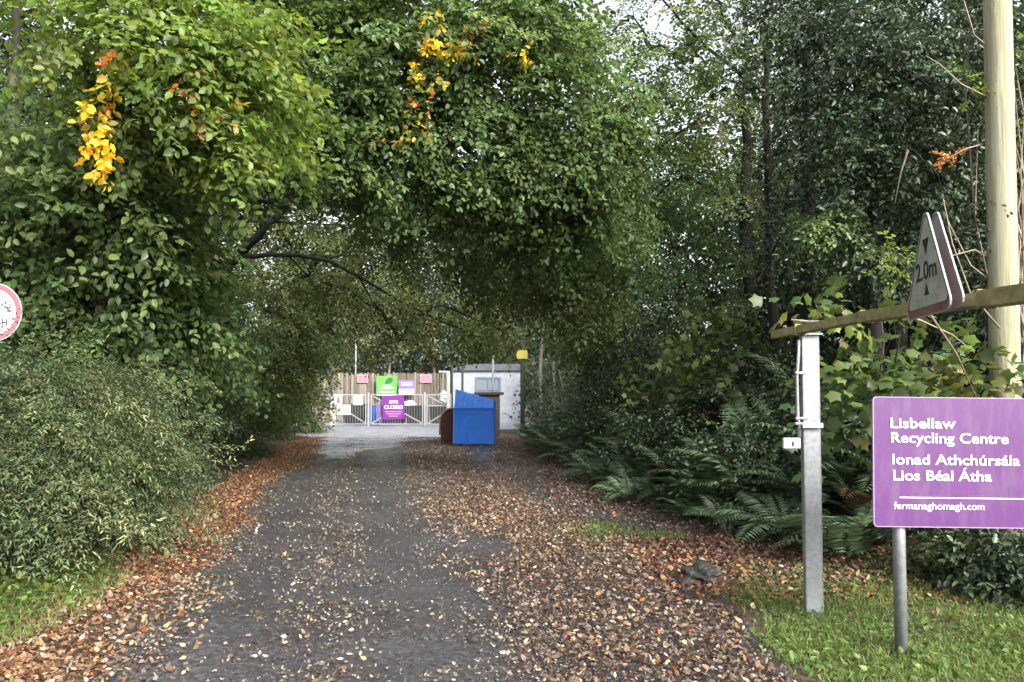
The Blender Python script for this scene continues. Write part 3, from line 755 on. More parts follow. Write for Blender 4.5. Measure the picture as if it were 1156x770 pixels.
plant('maple_sapling', 'pale green maple sapling between the barrier post and the telegraph pole', 'sapling', None, (3.6, 7.4), [
    (955, 350, 6.9, .26, .25, .22, 16, MAPLEY), (960, 410, 6.8, .28, .25, .22, 17, MAPLEY + BEECH_G), (1010, 420, 6.8, .32, .25, .2, 16, BEECH_G), (985, 440, 6.7, .35, .25, .18, 16, BEECH_G + MAPLEY),
    (1090, 410, 6.6, .22, .2, .18, 11, MAPLEY + MAPLEY + ORANGE[1:]), (1060, 440, 6.6, .3, .2, .16, 11, MAPLEY), (950, 470, 6.9, .3, .25, .2, 14, BEECH_D + BEECH_G)],
    'maple', MAPLEY, M['leaf'], trunk_r=.02, top=2.5, bark='bark', limb_r=.008, bias=(0, -.3, -.1))
plant('elder_shrub', 'light sprig with pale narrow leaves left of the warning triangle', 'shrub', None, (4.0, 8.0), [
    (1010, 280, 6.6, .14, .12, .16, 9, BEECH_B), (1000, 300, 6.6, .12, .1, .1, 6, BEECH_B), (1100, 85, 6.9, .12, .1, .06, 4, BEECH_B), (1100, 117, 6.9, .14, .1, .06, 5, BEECH_B), (1095, 235, 6.8, .22, .15, .2, 9, BLUEG)],
    'bramble', BEECH_B, M['leaf'], limb_r=.008, bias=(0, -.2, -.2),
    limbs=[([(1010, 420, 7.0), (1015, 380, 6.8), (1030, 320, 6.7), (1010, 285, 6.6)], .010, .003), ([(1120, 430, 7.0), (1110, 330, 6.9), (1100, 240, 6.9), (1090, 110, 6.95), (1096, 20, 7)], .012, .006)])
# understorey of the dark wood, behind the ferns
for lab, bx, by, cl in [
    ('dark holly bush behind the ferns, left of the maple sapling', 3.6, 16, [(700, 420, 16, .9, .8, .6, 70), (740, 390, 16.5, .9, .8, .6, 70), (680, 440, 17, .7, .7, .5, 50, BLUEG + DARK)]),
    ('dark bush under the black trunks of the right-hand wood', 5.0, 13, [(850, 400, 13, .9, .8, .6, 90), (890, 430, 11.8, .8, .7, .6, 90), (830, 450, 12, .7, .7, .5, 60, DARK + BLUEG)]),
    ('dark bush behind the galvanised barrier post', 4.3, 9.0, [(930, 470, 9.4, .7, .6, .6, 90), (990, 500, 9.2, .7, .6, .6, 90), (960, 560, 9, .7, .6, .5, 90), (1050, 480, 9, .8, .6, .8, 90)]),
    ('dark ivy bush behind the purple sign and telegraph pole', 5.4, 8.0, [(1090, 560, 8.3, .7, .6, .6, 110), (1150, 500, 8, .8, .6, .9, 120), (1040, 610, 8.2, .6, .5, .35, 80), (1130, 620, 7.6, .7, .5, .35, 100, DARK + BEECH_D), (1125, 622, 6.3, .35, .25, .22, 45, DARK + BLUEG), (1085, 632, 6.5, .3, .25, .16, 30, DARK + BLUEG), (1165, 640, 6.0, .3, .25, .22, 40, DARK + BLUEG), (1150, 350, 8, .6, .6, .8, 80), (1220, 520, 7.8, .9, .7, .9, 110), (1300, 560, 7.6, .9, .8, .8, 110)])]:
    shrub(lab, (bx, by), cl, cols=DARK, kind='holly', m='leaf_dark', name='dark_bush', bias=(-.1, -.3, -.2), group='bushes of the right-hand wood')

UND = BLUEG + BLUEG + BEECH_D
for lab, bx, by, cl in [
    ('leafy bush among the ferns nearest to the blue bank', 2.2, 23, [(640, 445, 22, .9, .8, .7, 80, UND), (610, 455, 23, .7, .7, .5, 60, GREYG_LIT + UND), (670, 425, 21, .8, .8, .6, 60, UND)]),
    ('blue-green bush rising above the ferns halfway along the bank', 2.8, 17, [(690, 460, 16, .8, .7, .6, 90, UND), (660, 470, 17, .6, .6, .4, 60, UND), (725, 440, 16, .8, .7, .6, 80, UND)]),
    ('bramble thicket between the maple sapling and the lane', 3.0, 12.6, [(760, 470, 12, .6, .6, .45, 80, UND), (800, 460, 12, .6, .6, .5, 80, UND + OLIVE), (720, 480, 13, .6, .6, .4, 70, UND)]),
    ('bramble thicket left of the barrier post, behind the front ferns', 3.1, 9.8, [(850, 500, 9.6, .5, .5, .45, 90, UND), (880, 540, 9, .45, .4, .35, 70, UND), (815, 510, 10.2, .5, .5, .35, 70, UND)])]:
    shrub(lab, (bx, by), cl, cols=UND, kind='bramble', m='leaf_dark', dens=.62, name='bramble_bush', cat='bush', bias=(-.2, -.3, -.1), group='undergrowth on the right-hand bank')
# ------------------------------------------------------------------ trees beyond the gate
back = [
    ('tall grey-green tree behind the left end of the board fence', 375, 400, 52, [(370, 380, 52, 2.6, 2, 2.2, 80), (350, 330, 54, 2.6, 2, 2.6, 70), (385, 340, 53, 2.0, 2, 2.0, 50)]),
    ('pale-stemmed tree in light leaf behind the green sign', 440, 400, 53, [(430, 375, 53, 2.6, 2, 2.0, 90), (450, 335, 54, 2.4, 2, 2.2, 60), (420, 300, 56, 2.6, 2, 2.4, 60)]),
    ('rounded pale tree between the violet sign and the white cabin', 490, 400, 54, [(485, 380, 54, 2.3, 2, 1.8, 80), (500, 335, 55, 2.2, 2, 2.0, 55), (520, 390, 55, 2.0, 2, 1.4, 60)]),
    ('blue-green tree standing right behind the cabin roof', 560, 400, 55, [(550, 385, 55, 2.6, 2, 1.6, 90), (580, 365, 56, 2.6, 2, 2.0, 90), (530, 340, 57, 2.2, 2, 2.4, 60), (560, 310, 58, 2.4, 2, 2.4, 60)]),
    ('dull green tree beyond the right end of the cabin', 610, 400, 52, [(610, 390, 50, 2.2, 2, 2.0, 90), (640, 360, 50, 2.6, 2, 2.6, 100), (600, 330, 54, 2.6, 2, 2.6, 80), (660, 410, 46, 2.0, 2, 1.6, 90)]),
]
# the near limbs stay bare where they cross the mouth of the tunnel
for lab, px, py, D, cl in back:
    plant('background_tree', lab, 'tree', 'trees beyond the gate', ((px - W / 2) / F * D, D), cl, 'vfar', GREYG_LIT + OLIVE + BLUEG, M['leaf'], trunk_r=.15, top=8, bark='bark_pale', limb_r=.05, density=1.6)
# far-off wood on both sides that reads as one mass
def wood_mass(name, label, boxes, cols, m):
    parts = []
    for (x0, x1, y0, y1, z0, z1, n) in boxes:
        O = np.c_[RS.uniform(x0, x1, n), RS.uniform(y0, y1, n), RS.uniform(z0, z1, n) * RS.uniform(.6, 1, n)]
        O[:, 2] = np.maximum(O[:, 2], height(O[:, 0], O[:, 1]) + .2)
        Dv = RS.normal(0, 1, (n, 3)) + np.array([0, -.4, -.3]); Nv = RS.normal(0, .5, (n, 3)) + np.array([0, -.3, 1])
        parts.append(spray_cloud('vfar', O, Dv, Nv, shade(cols, n, .2)))
    arr = [np.concatenate(q) for q in zip(*parts)]
    # a break in the canopy, open to the sky, runs along this line of sight from the lane
    q = arr[0]; az = q[:, 0] / np.maximum(q[:, 1], 1); el = (q[:, 2] - 1.6) / np.maximum(q[:, 1], 1)
    keep = ~((az > .11) & (az < .20) & (el > .34))
    arr = [v[keep] for v in arr]
    me = leaf_mesh(name, T_LANCE, arr[0], arr[1], arr[2], arr[3], arr[3] * .7, arr[4])
    return tag(link(name, me, m), label, 'woodland', None, 'stuff')
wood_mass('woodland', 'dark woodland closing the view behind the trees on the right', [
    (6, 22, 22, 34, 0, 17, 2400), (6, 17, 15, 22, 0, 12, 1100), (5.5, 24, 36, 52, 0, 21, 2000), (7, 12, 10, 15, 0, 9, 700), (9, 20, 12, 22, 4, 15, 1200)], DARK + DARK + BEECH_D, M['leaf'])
wood_mass('woodland', 'dark woodland filling the space behind the beeches on the left', [
    (-17, -9.5, 10, 20, 0, 12, 1100), (-22, -12, 20, 36, 0, 15, 1500), (-30, -15, 36, 56, 0, 16, 1200)], BEECH_D + OLIVE, M['leaf'])
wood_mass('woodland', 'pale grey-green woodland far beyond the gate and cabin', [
    (-40, 14, 58, 70, 0, 24, 6500), (1.5, 8, 36, 50, 0, 5, 500), (-14, 6, 54, 60, 3, 12, 900)], GREYG_LIT + BLUEG, M['leaf'])

# birch stems right of the cabin
for i, (px, y0, y1, D, lab) in enumerate([(612, 398, 446, 36, 'leaning pale birch stem just right of the yellow sign'), (625, 402, 442, 37, 'middle one of the three pale birch stems right of the yellow sign'), (634, 400, 445, 36, 'thinnest pale birch stem, farthest from the yellow sign')]):
    a, b = at(px - (3 if i == 0 else 0), y1, D), at(px + (2 if i == 0 else 0), y0 - 60, D)
    a.z = float(height(a.x, a.y)) - .05
    t = MB().tube(curve_pts(a, b, 0, .05, 7), [.10 - .03 * i, .09 - .03 * i, .085 - .025 * i, .08 - .025 * i, .07 - .02 * i, .06 - .02 * i, .03], 8)
    root = empty('birch_stem', a, lab, 'tree', 'pale birch stems by the cabin')
    t.build('trunk', M['bark_pale'], root, smooth=True)
    c2 = b; n = 10
    O, Dv, Nv = clump_sprays(c2, (1.0, 1.0, 1.0), n, (0, 0, -.4))
    arr = spray_cloud('far', O, Dv, Nv, shade(BEECH_D + GREYG_LIT, n))
    link('crown', leaf_mesh('crown', T_LANCE, arr[0], arr[1], arr[2], arr[3], arr[3] * .7, arr[4]), M['leaf'], root)

# ------------------------------------------------------------------ ferns on the bank
def fern_mesh(nf, L):
    P, A, N, Ln, Fc = [], [], [], [], []
    for k in range(nf):
        az = 2 * math.pi * k / nf + RS.uniform(-.3, .3)
        ln = L * RS.uniform(.55, 1.2)
        fc = RS.uniform(.6, 1.35) if RS.rand() > .05 else 0
        el0 = RS.uniform(.85, 1.3)
        hd = np.array([math.cos(az), math.sin(az), 0]); p = np.zeros(3)
        sd = np.array([-hd[1], hd[0], 0])
        steps = 24
        for i in range(steps):
            t = i / steps
            el = el0 - 1.5 * t ** 1.1
            d = hd * math.cos(el) + np.array([0, 0, math.sin(el)])
            p = p + d * ln / steps
            if i < 3: continue
            pl = ln * .24 * (math.sin(math.pi * (t * .93 + .07)) ** .7) * (1 - .25 * t)
            nn = np.cross(d, sd) * -1
            nn = nn if nn[2] > 0 else -nn
            for sg in (-1, 1):
                P.append(p.copy()); A.append(sd * sg + d * .45 + np.array([0, 0, -.12]) + RS.normal(0, .05, 3)); N.append(nn + RS.normal(0, .12, 3)); Ln.append(pl); Fc.append(fc)
    P, A, N, Ln = map(np.array, (P, A, N, Ln))
    base = np.array([(.074, .118, .060), (.088, .132, .066), (.066, .108, .060)])[RS.randint(0, 3)]
    Fc = np.array(Fc)[:, None]
    C = np.where(Fc > 0, base[None, :] * Fc, np.array([[.085, .058, .028]])) * (1 + RS.normal(0, .18, (len(P), 1))).clip(.5, 1.5)
    return leaf_mesh('fern', T_LANCE, P, A, N, Ln, np.maximum(Ln * .19, .012), C)
fern_protos = [fern_mesh(nf, L) for nf, L in ((11, .85), (9, .95), (12, .75), (10, .9), (8, 1.0), (13, .8))]
for fm in fern_protos: fm.materials.append(M['leaf_dark'])
FERN_YELLOW = fern_mesh(9, .85)
n_f = 0
for row, (off, step) in enumerate([(.35, .52), (.9, .54), (1.5, .58), (2.2, .66), (3.0, .8)]):
    y = 7.1 + row * .15
    while y < 30:
        x = float(x_bank(y)) + off + RS.uniform(-.22, .22)
        z = float(height(x, y))
        fm = fern_protos[RS.randint(0, len(fern_protos))]
        o = bpy.data.objects.new('fern', fm)
        COL.objects.link(o)
        o.location = (x, y, z + .02)
        s = RS.uniform(.75, 1.25) * (1 + .16 * row)
        o.scale = (s, s, s * RS.uniform(.85, 1.1))
        o.rotation_euler = (RS.uniform(-.2, .2), RS.uniform(-.3, .1), RS.uniform(0, 6.28))
        tag(o, 'dark green fern arching out of the shaded bank beside the leaf-strewn lane', 'fern', 'ferns on the right-hand bank')
        n_f += 1
        y += step * RS.uniform(.8, 1.25) * (1 + y * .018)

# ------------------------------------------------------------------ ground litter and grass
def scatter(n, y0, y1, xa, xb, power=1.0):
    y = y0 + (y1 - y0) * RS.rand(n) ** power
    a, b = xa(y), xb(y)
    return a + (b - a) * RS.rand(n), y
def patchy(x, y, s, seed):
    r = np.random.RandomState(seed)
    v = 0
    for k in range(5):
        kx, ky = r.normal(0, s, 2); v = v + np.sin(kx * x + ky * y + r.uniform(0, 6.28))
    return v / 2.2
def litter_mesh(name, label, x, y, size, cols, seed):
    n = len(x)
    z = height(x, y) + .012 + RS.rand(n) * .022
    A = unit(np.c_[RS.normal(0, 1, (n, 2)), RS.normal(.08, .38, n)])
    N = np.c_[RS.normal(0, .8, (n, 2)), np.ones(n)]
    C = np.array(cols)[RS.randint(0, len(cols), n)] * (.78 * (1 + RS.normal(0, .34, (n, 1))).clip(.25, 1.8))
    L = size * RS.uniform(.5, 1.4, n)
    me = leaf_mesh(name, T_CURL, np.c_[x, y, z], A, N, L, L * RS.uniform(.28, .72, n), C)
    return tag(link(name, me, M['litter']), label, 'leaf litter', None, 'stuff')
BROWN = [(.15, .080, .042), (.10, .056, .034), (.20, .125, .075), (.07, .042, .030), (.26, .19, .125)]
RUST = [(.27, .105, .042), (.22, .08, .034), (.31, .15, .065), (.16, .066, .036), (.36, .22, .11)]
TAN = [(.30, .25, .13), (.25, .20, .10), (.36, .31, .18), (.18, .13, .065), (.23, .23, .085)]
GREYB = [(.17, .125, .10), (.12, .09, .075), (.24, .19, .16), (.30, .25, .21)]
# left verge
xs_, ys_, = [], []
x, y = scatter(46000, 2.8, 30, lambda q: x_hedge(q) + .1, lambda q: x_left(q) + .8, 1.5)
ed = (x_left(y) + .02 + .42 * smooth((y - 5.5) / 3.5) - x) + .3 * patchy(x, y, 2.2, 3)
green = (y < 8.2) & (x < -2.95 - .22 * (y - 4) + .25 * patchy(x, y, 2, 5))
k = (ed > RS.rand(len(x)) * .4) & (~green | (RS.rand(len(x)) < .25))
litter_mesh('fallen_leaves', 'rust-orange band of fallen beech leaves along the left verge', x[k], y[k], .041, RUST + RUST + BROWN[:3] + TAN[:1], 1)
# nearest left corner, paler leaves
x, y = scatter(9000, 2.8, 6.8, lambda q: x_hedge(q) + .6, lambda q: x_left(q) + .7)
k = RS.rand(len(x)) < .75 * smooth((x_left(y) + .55 - x) / .7) * (1 - .6 * smooth((-2.95 - .22 * (y - 4) - x) / .3))
litter_mesh('fallen_leaves', 'buff and brown fallen leaves in the near left corner of the verge', x[k], y[k], .040, BROWN + RUST + TAN + GREYB, 1)
x, y = scatter(60000, 2.8, 26, lambda q: x_hedge(q) + .2, lambda q: x_left(q) + .8, 1.5)
k = (x_left(y) + .12 + .42 * smooth((y - 5.5) / 3.5) - x + .3 * patchy(x, y, 2.2, 3) > RS.rand(len(x)) * .5) & ((y > 8.2) | (x > -2.95 - .22 * (y - 4)))
litter_mesh('leaf_fragments', 'crushed rusty leaf mush under the drift along the left verge', x[k], y[k], .024, [(.07, .045, .03), (.10, .055, .032), (.13, .066, .036), (.05, .036, .026)] * 2 + RUST[:2] + BROWN, 2)
# tarmac, sparse
x, y = scatter(22000, 2.8, 30, x_left, lambda q: x_mid(q) + .5, 1.25)
u = (x - x_left(y)) / (x_mid(y) - x_left(y))
dens = .10 + .5 * np.exp(-((u - .52) / .16) ** 2) + .5 * np.exp(-((u - 1.0) / .12) ** 2) + .25 * np.exp(-((u - .02) / .10) ** 2)
dens = (dens + .06) * (1 - .6 * np.exp(-((u - .77) / .10) ** 2) - .4 * np.exp(-((u - .27) / .10) ** 2)) * (.75 + .45 * patchy(x, y, 2.6, 9) + .5 * patchy(x, y, 7, 10)).clip(0.05, 1.6)
k = RS.rand(len(x)) < dens
litter_mesh('fallen_leaves', 'scattered yellowish leaves lying flat on the dark tarmac', x[k], y[k], .037, TAN[:2] + BROWN[2:] + BROWN[:2] + GREYB + [(.20, .18, .13), (.26, .24, .17)], 2)
x, y = scatter(110000, 2.6, 26, x_left, lambda q: x_mid(q) + .5, 1.5)
u = (x - x_left(y)) / (x_mid(y) - x_left(y))
k = RS.rand(len(x)) < (.22 + .5 * np.exp(-((u - .5) / .14) ** 2) + .6 * np.exp(-((u - 1.0) / .14) ** 2) + .5 * np.exp(-((u - .02) / .12) ** 2)) * (.75 + .4 * patchy(x, y, 2.4, 31) + .5 * patchy(x, y, 8, 32)).clip(0.1, 1.5)
litter_mesh('leaf_fragments', 'crumbled leaf fragments and grit strewn over the dark tarmac', x[k], y[k], .022, GREYB + [(.05, .045, .042)] * 6 + [(.10, .09, .085)] * 3 + TAN[:2], 2)
# right of the tarmac, dense
x, y = scatter(95000, 2.8, 30, lambda q: x_mid(q) - .1, lambda q: np.minimum(x_bank(q) + .5, x_mid(q) + 4.6), 1.4)
e = x - x_mid(y)
wet = np.exp(-((e - 2.15 - .25 * np.sin(y * .9)) / .42) ** 2) * smooth((y - 5.5) / 1.5) * .85
dens = smooth((e + .15 + .3 * patchy(x, y, 1.6, 12)) / .7) * (1 - wet) * (.7 + .35 * patchy(x, y, 1.1, 14).clip(-1, 1))
k = (RS.rand(len(x)) < dens) & ~((y < 6.5) & (x > 1.5 + .15 * patchy(x, y, 3, 4)))
x, y, e = x[k], y[k], e[k]
warm = (e < 2.0) & (y < 14)
litter_mesh('fallen_leaves', 'warm brown and buff drift of leaves along the right wheel track', x[warm], y[warm], .041, BROWN + BROWN + RUST[:2] + TAN[:3] + GREYB, 3)
litter_mesh('fallen_leaves', 'dull grey-brown wet leaves covering the parking strip below the ferns', x[~warm], y[~warm], .043, BROWN + GREYB + GREYB + RUST[1:2], 3)
x, y = scatter(130000, 2.7, 24, lambda q: x_mid(q) - .15, lambda q: np.minimum(x_bank(q) + .3, x_mid(q) + 4.4), 1.5)
e = x - x_mid(y)
wet = np.exp(-((e - 2.15 - .25 * np.sin(y * .9)) / .42) ** 2) * smooth((y - 5.5) / 1.5) * .8
k = (RS.rand(len(x)) < smooth((e + .1 + .3 * patchy(x, y, 1.6, 12)) / .6) * (1 - wet)) & ~((y < 6.5) & (x > 1.6))
litter_mesh('leaf_fragments', 'dark crushed leaf mush under the drift of leaves on the right', x[k], y[k], .024, [(.05, .040, .034), (.075, .058, .046), (.10, .078, .06), (.035, .030, .027)] * 2 + BROWN + GREYB, 2)
x, y = scatter(4500, 6.0, 8.6, lambda q: np.full_like(q, 1.2), lambda q: x_bank(q) + .8)
litter_mesh('fallen_leaves', 'reddish brown leaves at the foot of the bank behind the barrier post', x, y, .05, BROWN + RUST, 3)

def grass_patch(label, x, y, hgt, cols, wd=.006, leaves=0, lx=None, ly=None):
    n = len(x)
    z = height(x, y)
    A = np.c_[RS.normal(0, .45, (n, 2)), np.ones(n)]
    N = np.c_[RS.normal(0, 1, (n, 2)), RS.normal(0, .2, n)]
    C = np.array(cols)[RS.randint(0, len(cols), n)] * (1 + RS.normal(0, .2, (n, 1))).clip(.4, 1.6)
    L = hgt * RS.uniform(.4, 1.3, n)
    me = leaf_mesh('grass', T_BLADE, np.c_[x, y, z], A, N, L, np.full(n, wd), C)
    o = tag(link('grass', me, M['grassblade']), label, 'grass', None, 'stuff')
    return o
def weeds(label, x, y, size, cols, hz=.05):
    n = len(x)
    z = height(x, y) + RS.rand(n) * hz + .01
    A = np.c_[RS.normal(0, 1, (n, 2)), RS.normal(.25, .35, n)]
    N = np.c_[RS.normal(0, .45, (n, 2)), np.ones(n)]
    C = np.array(cols)[RS.randint(0, len(cols), n)] * (1 + RS.normal(0, .25, (n, 1))).clip(.4, 1.7)
    L = size * RS.uniform(.5, 1.4, n)
    me = leaf_mesh('weeds', T_OVATE, np.c_[x, y, z], A, N, L, L * .72, C)
    return tag(link('weeds', me, M['leaf']), label, 'weeds', None, 'stuff')
GR = [(.115, .19, .04), (.10, .175, .036), (.14, .20, .055), (.17, .18, .07)]
WG = [(.10, .165, .042), (.085, .145, .038), (.125, .185, .05)]
# right verge
x, y = scatter(52000, 2.7, 7.2, lambda q: np.full_like(q, 1.25), lambda q: np.full_like(q, 5.0))
edge = 1.52 + .16 * patchy(x, y, 3, 4) + .25 * smooth((y - 5.8) / 1.2) * 2
fade = smooth((x - edge) / .35) * (1 - .7 * smooth((y - 5.9) / 1.3)) * (.75 + .4 * patchy(x, y, 2.2, 8).clip(-1, 1))
k = RS.rand(len(x)) < fade
grass_patch('short bright grass of the right verge around the sign pole', x[k], y[k], .07, GR)
x, y = scatter(16000, 2.7, 7.4, lambda q: np.full_like(q, 1.3), lambda q: np.full_like(q, 5.0))
edge = 1.5 + .16 * patchy(x, y, 3, 4) + .4 * smooth((y - 5.8) / 1.2)
k = RS.rand(len(x)) < smooth((x - edge) / .3) * (1 - .6 * smooth((y - 5.6) / 1.4)) * (.7 + .5 * patchy(x, y, 2.5, 21).clip(-1, 1))
weeds('low broad-leaved weeds growing through the grass of the right verge', x[k], y[k], .038, WG)
x, y = scatter(900, 2.8, 7.2, lambda q: np.full_like(q, 1.5), lambda q: np.full_like(q, 4.8))
litter_mesh('fallen_leaves', 'single brown leaves caught in the grass of the right verge', x, y, .05, BROWN + TAN, 3)
x, y = scatter(9000, 4.5, 12, lambda q: x_bank(q) + .2, lambda q: x_bank(q) + 6)
weeds('ivy and low dark leaves carpeting the bank under the right-hand trees', x, y, .07, DARK + BEECH_D, .15)
# left verge
x, y = scatter(20000, 3.6, 8.4, lambda q: x_hedge(q) - .7, lambda q: -2.6 - .22 * (q - 4))
k = RS.rand(len(x)) < smooth((-2.80 - .22 * (y - 4) + .3 * patchy(x, y, 2, 5) - x) / .4)
grass_patch('rough yellowing grass below the hedge in the left corner', x[k], y[k], .10, GR + [(.24, .22, .09)])
x, y = scatter(9000, 3.6, 8.6, lambda q: x_hedge(q) - .7, lambda q: -2.6 - .22 * (q - 4))
k = RS.rand(len(x)) < smooth((-2.85 - .22 * (y - 4) + .3 * patchy(x, y, 2, 5) - x) / .5) * .9
weeds('pale nettles and weeds at the foot of the hedge on the left', x[k], y[k], .05, WG + [(.17, .18, .05)], .16)
# small green patch among the leaves
x, y = RS.normal(1.05, .22, 1500), RS.normal(9.1, .35, 1500)
grass_patch('small tuft of grass among the wet leaves before the fern bank', x, y, .07, WG + GR[:1], .007)
x, y = RS.normal(1.75, .18, 900), RS.normal(8.7, .2, 900)
grass_patch('little grass tuft beside the dark stone at the foot of the bank', x, y, .06, WG, .007)

# ------------------------------------------------------------------ right foreground objects
def text_mesh(body, size, bold=0.0, align='LEFT', extrude=.0015, spacing=1.0):
    cu = bpy.data.curves.new('lettering', 'FONT')
    cu.body = body; cu.size = size; cu.offset = bold; cu.align_x = align; cu.extrude = extrude; cu.space_character = spacing
    cu.resolution_u = 3
    o = bpy.data.objects.new('lettering', cu)
    COL.objects.link(o)
    dg = bpy.context.evaluated_depsgraph_get()
    me = bpy.data.meshes.new_from_object(o.evaluated_get(dg))
    bpy.data.objects.remove(o); bpy.data.curves.remove(cu)
    me.name = 'lettering'; me.materials.clear()
    return me

def put_text(body, size, m, parent, loc, bold=0., align='LEFT', fit=None, rot=None, name='lettering', extrude=.0015):
    """text standing in the parent's local xz plane, read from -y"""
    me = text_mesh(body, size, bold, align, extrude)
    if fit:
        xs = [v.co.x for v in me.vertices]
        k = fit / (max(xs) - min(xs))
        for v in me.vertices: v.co.x *= k
    o = bpy.data.objects.new(name, me)
    COL.objects.link(o)
    me.materials.append(m)
    o.parent = parent
    o.location = loc
    o.rotation_euler = rot or (math.pi / 2, 0, 0)
    return o

def rounded_rect(w, h, r, n=5):
    pts = []
    for cx_, cz_, a0 in ((w / 2 - r, h / 2 - r, 0), (-w / 2 + r, h / 2 - r, 90), (-w / 2 + r, -h / 2 + r, 180), (w / 2 - r, -h / 2 + r, 270)):
        for k in range(n):
            a = math.radians(a0 + 90 * k / (n - 1))
            pts.append((cx_ + r * math.cos(a), cz_ + r * math.sin(a)))
    return pts

# purple sign on two poles
DS = 4.74
pl = at(982, 450, DS); pb = at(986, 595, DS)
sx0 = at(984, 520, DS).x
sw, ztop, zbot = 1.22, pl.z, pb.z
sh = ztop - zbot
root = empty('site_sign', (sx0 + sw / 2, DS, 0), 'purple recycling centre sign with white lettering on a galvanised pole', 'sign')
bd = MB().prism(rounded_rect(sw, sh, .02), Matrix.Translation((0, 0, zbot + sh / 2)), .012).build('board', M['purple'], root, world=False)
bd.rotation_euler = (0, math.radians(.7), 0)
edge = []
ri = rounded_rect(sw, sh, .02); ro = rounded_rect(sw + .012, sh + .012, .026)
fr = MB(); n = len(ri); zc = zbot + sh / 2
vsx = [Vector((x, -.002, z + zc)) for x, z in ro] + [Vector((x, -.002, z + zc)) for x, z in ri] + [Vector((x, .0145, z + zc)) for x, z in ro] + [Vector((x, .0145, z + zc)) for x, z in ri]
fs = []
for i in range(n):
    j = (i + 1) % n
    fs += [(i, j, n + j, n + i), (2 * n + i, 3 * n + i, 3 * n + j, 2 * n + j), (i, 2 * n + i, 2 * n + j, j)]
fr.add(vsx, fs).build('edge_strip', M['purple_dirty'], bd, world=False)
px2m = DS / F
def sx(px): return at(px, 520, DS).x - (sx0 + sw / 2)
def sz(py): return at(1050, py, DS).z
for body, x0, x1, yb, size in [('Lisbellaw', 1001.5, 1077, 484, 22), ('Recycling Centre', 1002, 1138, 500.5, 22), ('Ionad Athchúrsála', 1003, 1151, 525, 22), ('Lios Béal Átha', 1004, 1118, 543, 22), ('fermanaghomagh.com', 1005.5, 1110.5, 575.5, 15)]:
    put_text(body, size * px2m * .74, M['letter'], bd, (sx(x0), -.0035, sz(yb)), bold=.0010 if size > 20 else .0002, fit=(x1 - x0) * px2m * .968, extrude=.001)
MB().box((sx(1005) + .56 / 1, -.0035, sz(562.5)), (1.04, .002, .0065)).build('rule_line', M['letter'], bd, world=False)
for k, xx in enumerate((at(1021, 660, DS).x - (sx0 + sw / 2), sw / 2 - .21)):
    p = MB().tube([(xx, .055, -.1), (xx, .055, ztop - .05)], .038, 16)
    po = p.build('pole', M['galv'], root, smooth=True, world=False)
    for zz in (zbot + .15, ztop - .18):
        MB().box((xx, .030, zz), (.14, .032, .035)).build('clamp', M['galv'], po, world=False)

# height barrier post, beam, warning triangles
PD = 5.64
pxm = at(917, 600, PD).x
root = empty('barrier_post', (pxm, PD, 0), 'galvanised steel post carrying the left end of the height barrier beam', 'post')
zt = at(918, 379, PD).z
pw, pt = .112, .05
# C channel post: web and two flanges
b = MB()
b.box((0, -pt / 2, zt / 2 - .05), (pw, .008, zt + .1))
b.box((-pw / 2 - .0035, 0, zt / 2 - .05), (.007, pt + .008, zt + .1)); b.box((pw / 2 + .0035, 0, zt / 2 - .05), (.007, pt + .008, zt + .1))
b.build('channel', M['galv'], root, bevel=.002, world=False)
MB().box((0, 0, zt + .008), (.15, .14, .012)).build('cap_plate', M['galv'], root, bevel=.002, world=False)
rod = MB()
rx = -.085
zz = lambda py: at(906, py, PD).z
rod.tube([(rx, -.02, zz(384)), (rx - .002, -.02, zz(400)), (rx - .018, -.02, zz(425)), (rx - .016, -.02, zz(472)), (rx - .005, -.02, zz(480)), (rx - .005, -.02, zz(494))], .0125, 10)
rod.build('locking_rod', M['galv'], root, smooth=True, world=False)
for py, ww in ((421, .085), (472, .09), (478, .10)):
    MB().box((-.075, -.02, zz(py)), (ww, .036, .018)).build('rod_bracket', M['galv'], root, bevel=.003, world=False)
MB().box((-.005, -.059, zz(480)), (.15, .008, .035)).build('strap', M['galv_white'], root, bevel=.002, world=False)
lb = MB().box((-.155, -.03, zz(500)), (.125, .04, .078)).build('lock_box', M['galv_white'], root, bevel=.004, world=False)
MB().box((-.150, -.0515, zz(500.5)), (.012, .004, .034)).build('keyhole', M['black'], lb, world=False)

ZB = at(875, 377.5, 5.75).z
root = empty('height_barrier', at(875, 377.5, 5.75), 'algae-green height restriction beam swung open above the right verge', 'barrier')
a3 = at(875, 378, 5.75); b3 = at(978, 357.5, 4.72); c3 = at(1114, 337.5, 3.72); d3 = c3 + (at(1230, 322, 3.05) - c3) * 2.2
MB().bar(a3, b3, .075, .06).build('beam', M['beam'], root, bevel=.004)
MB().bar(b3 + (a3 - b3) * .03, c3 + (d3 - c3) * .02, .088, .07).build('beam_sleeve', M['beam'], root, bevel=.004)
MB().bar(c3, d3, .104, .085).build('beam_sleeve', M['beam'], root, bevel=.004)
r_ = root
for q in (a3.lerp(b3, .32), b3, c3):
    dirv = (b3 - a3).normalized()
    MB().bar(q - dirv * .008, q + dirv * .008, .112 if q is c3 else .094, .094 if q is c3 else .08).build('collar', M['beam'], root, bevel=.002)
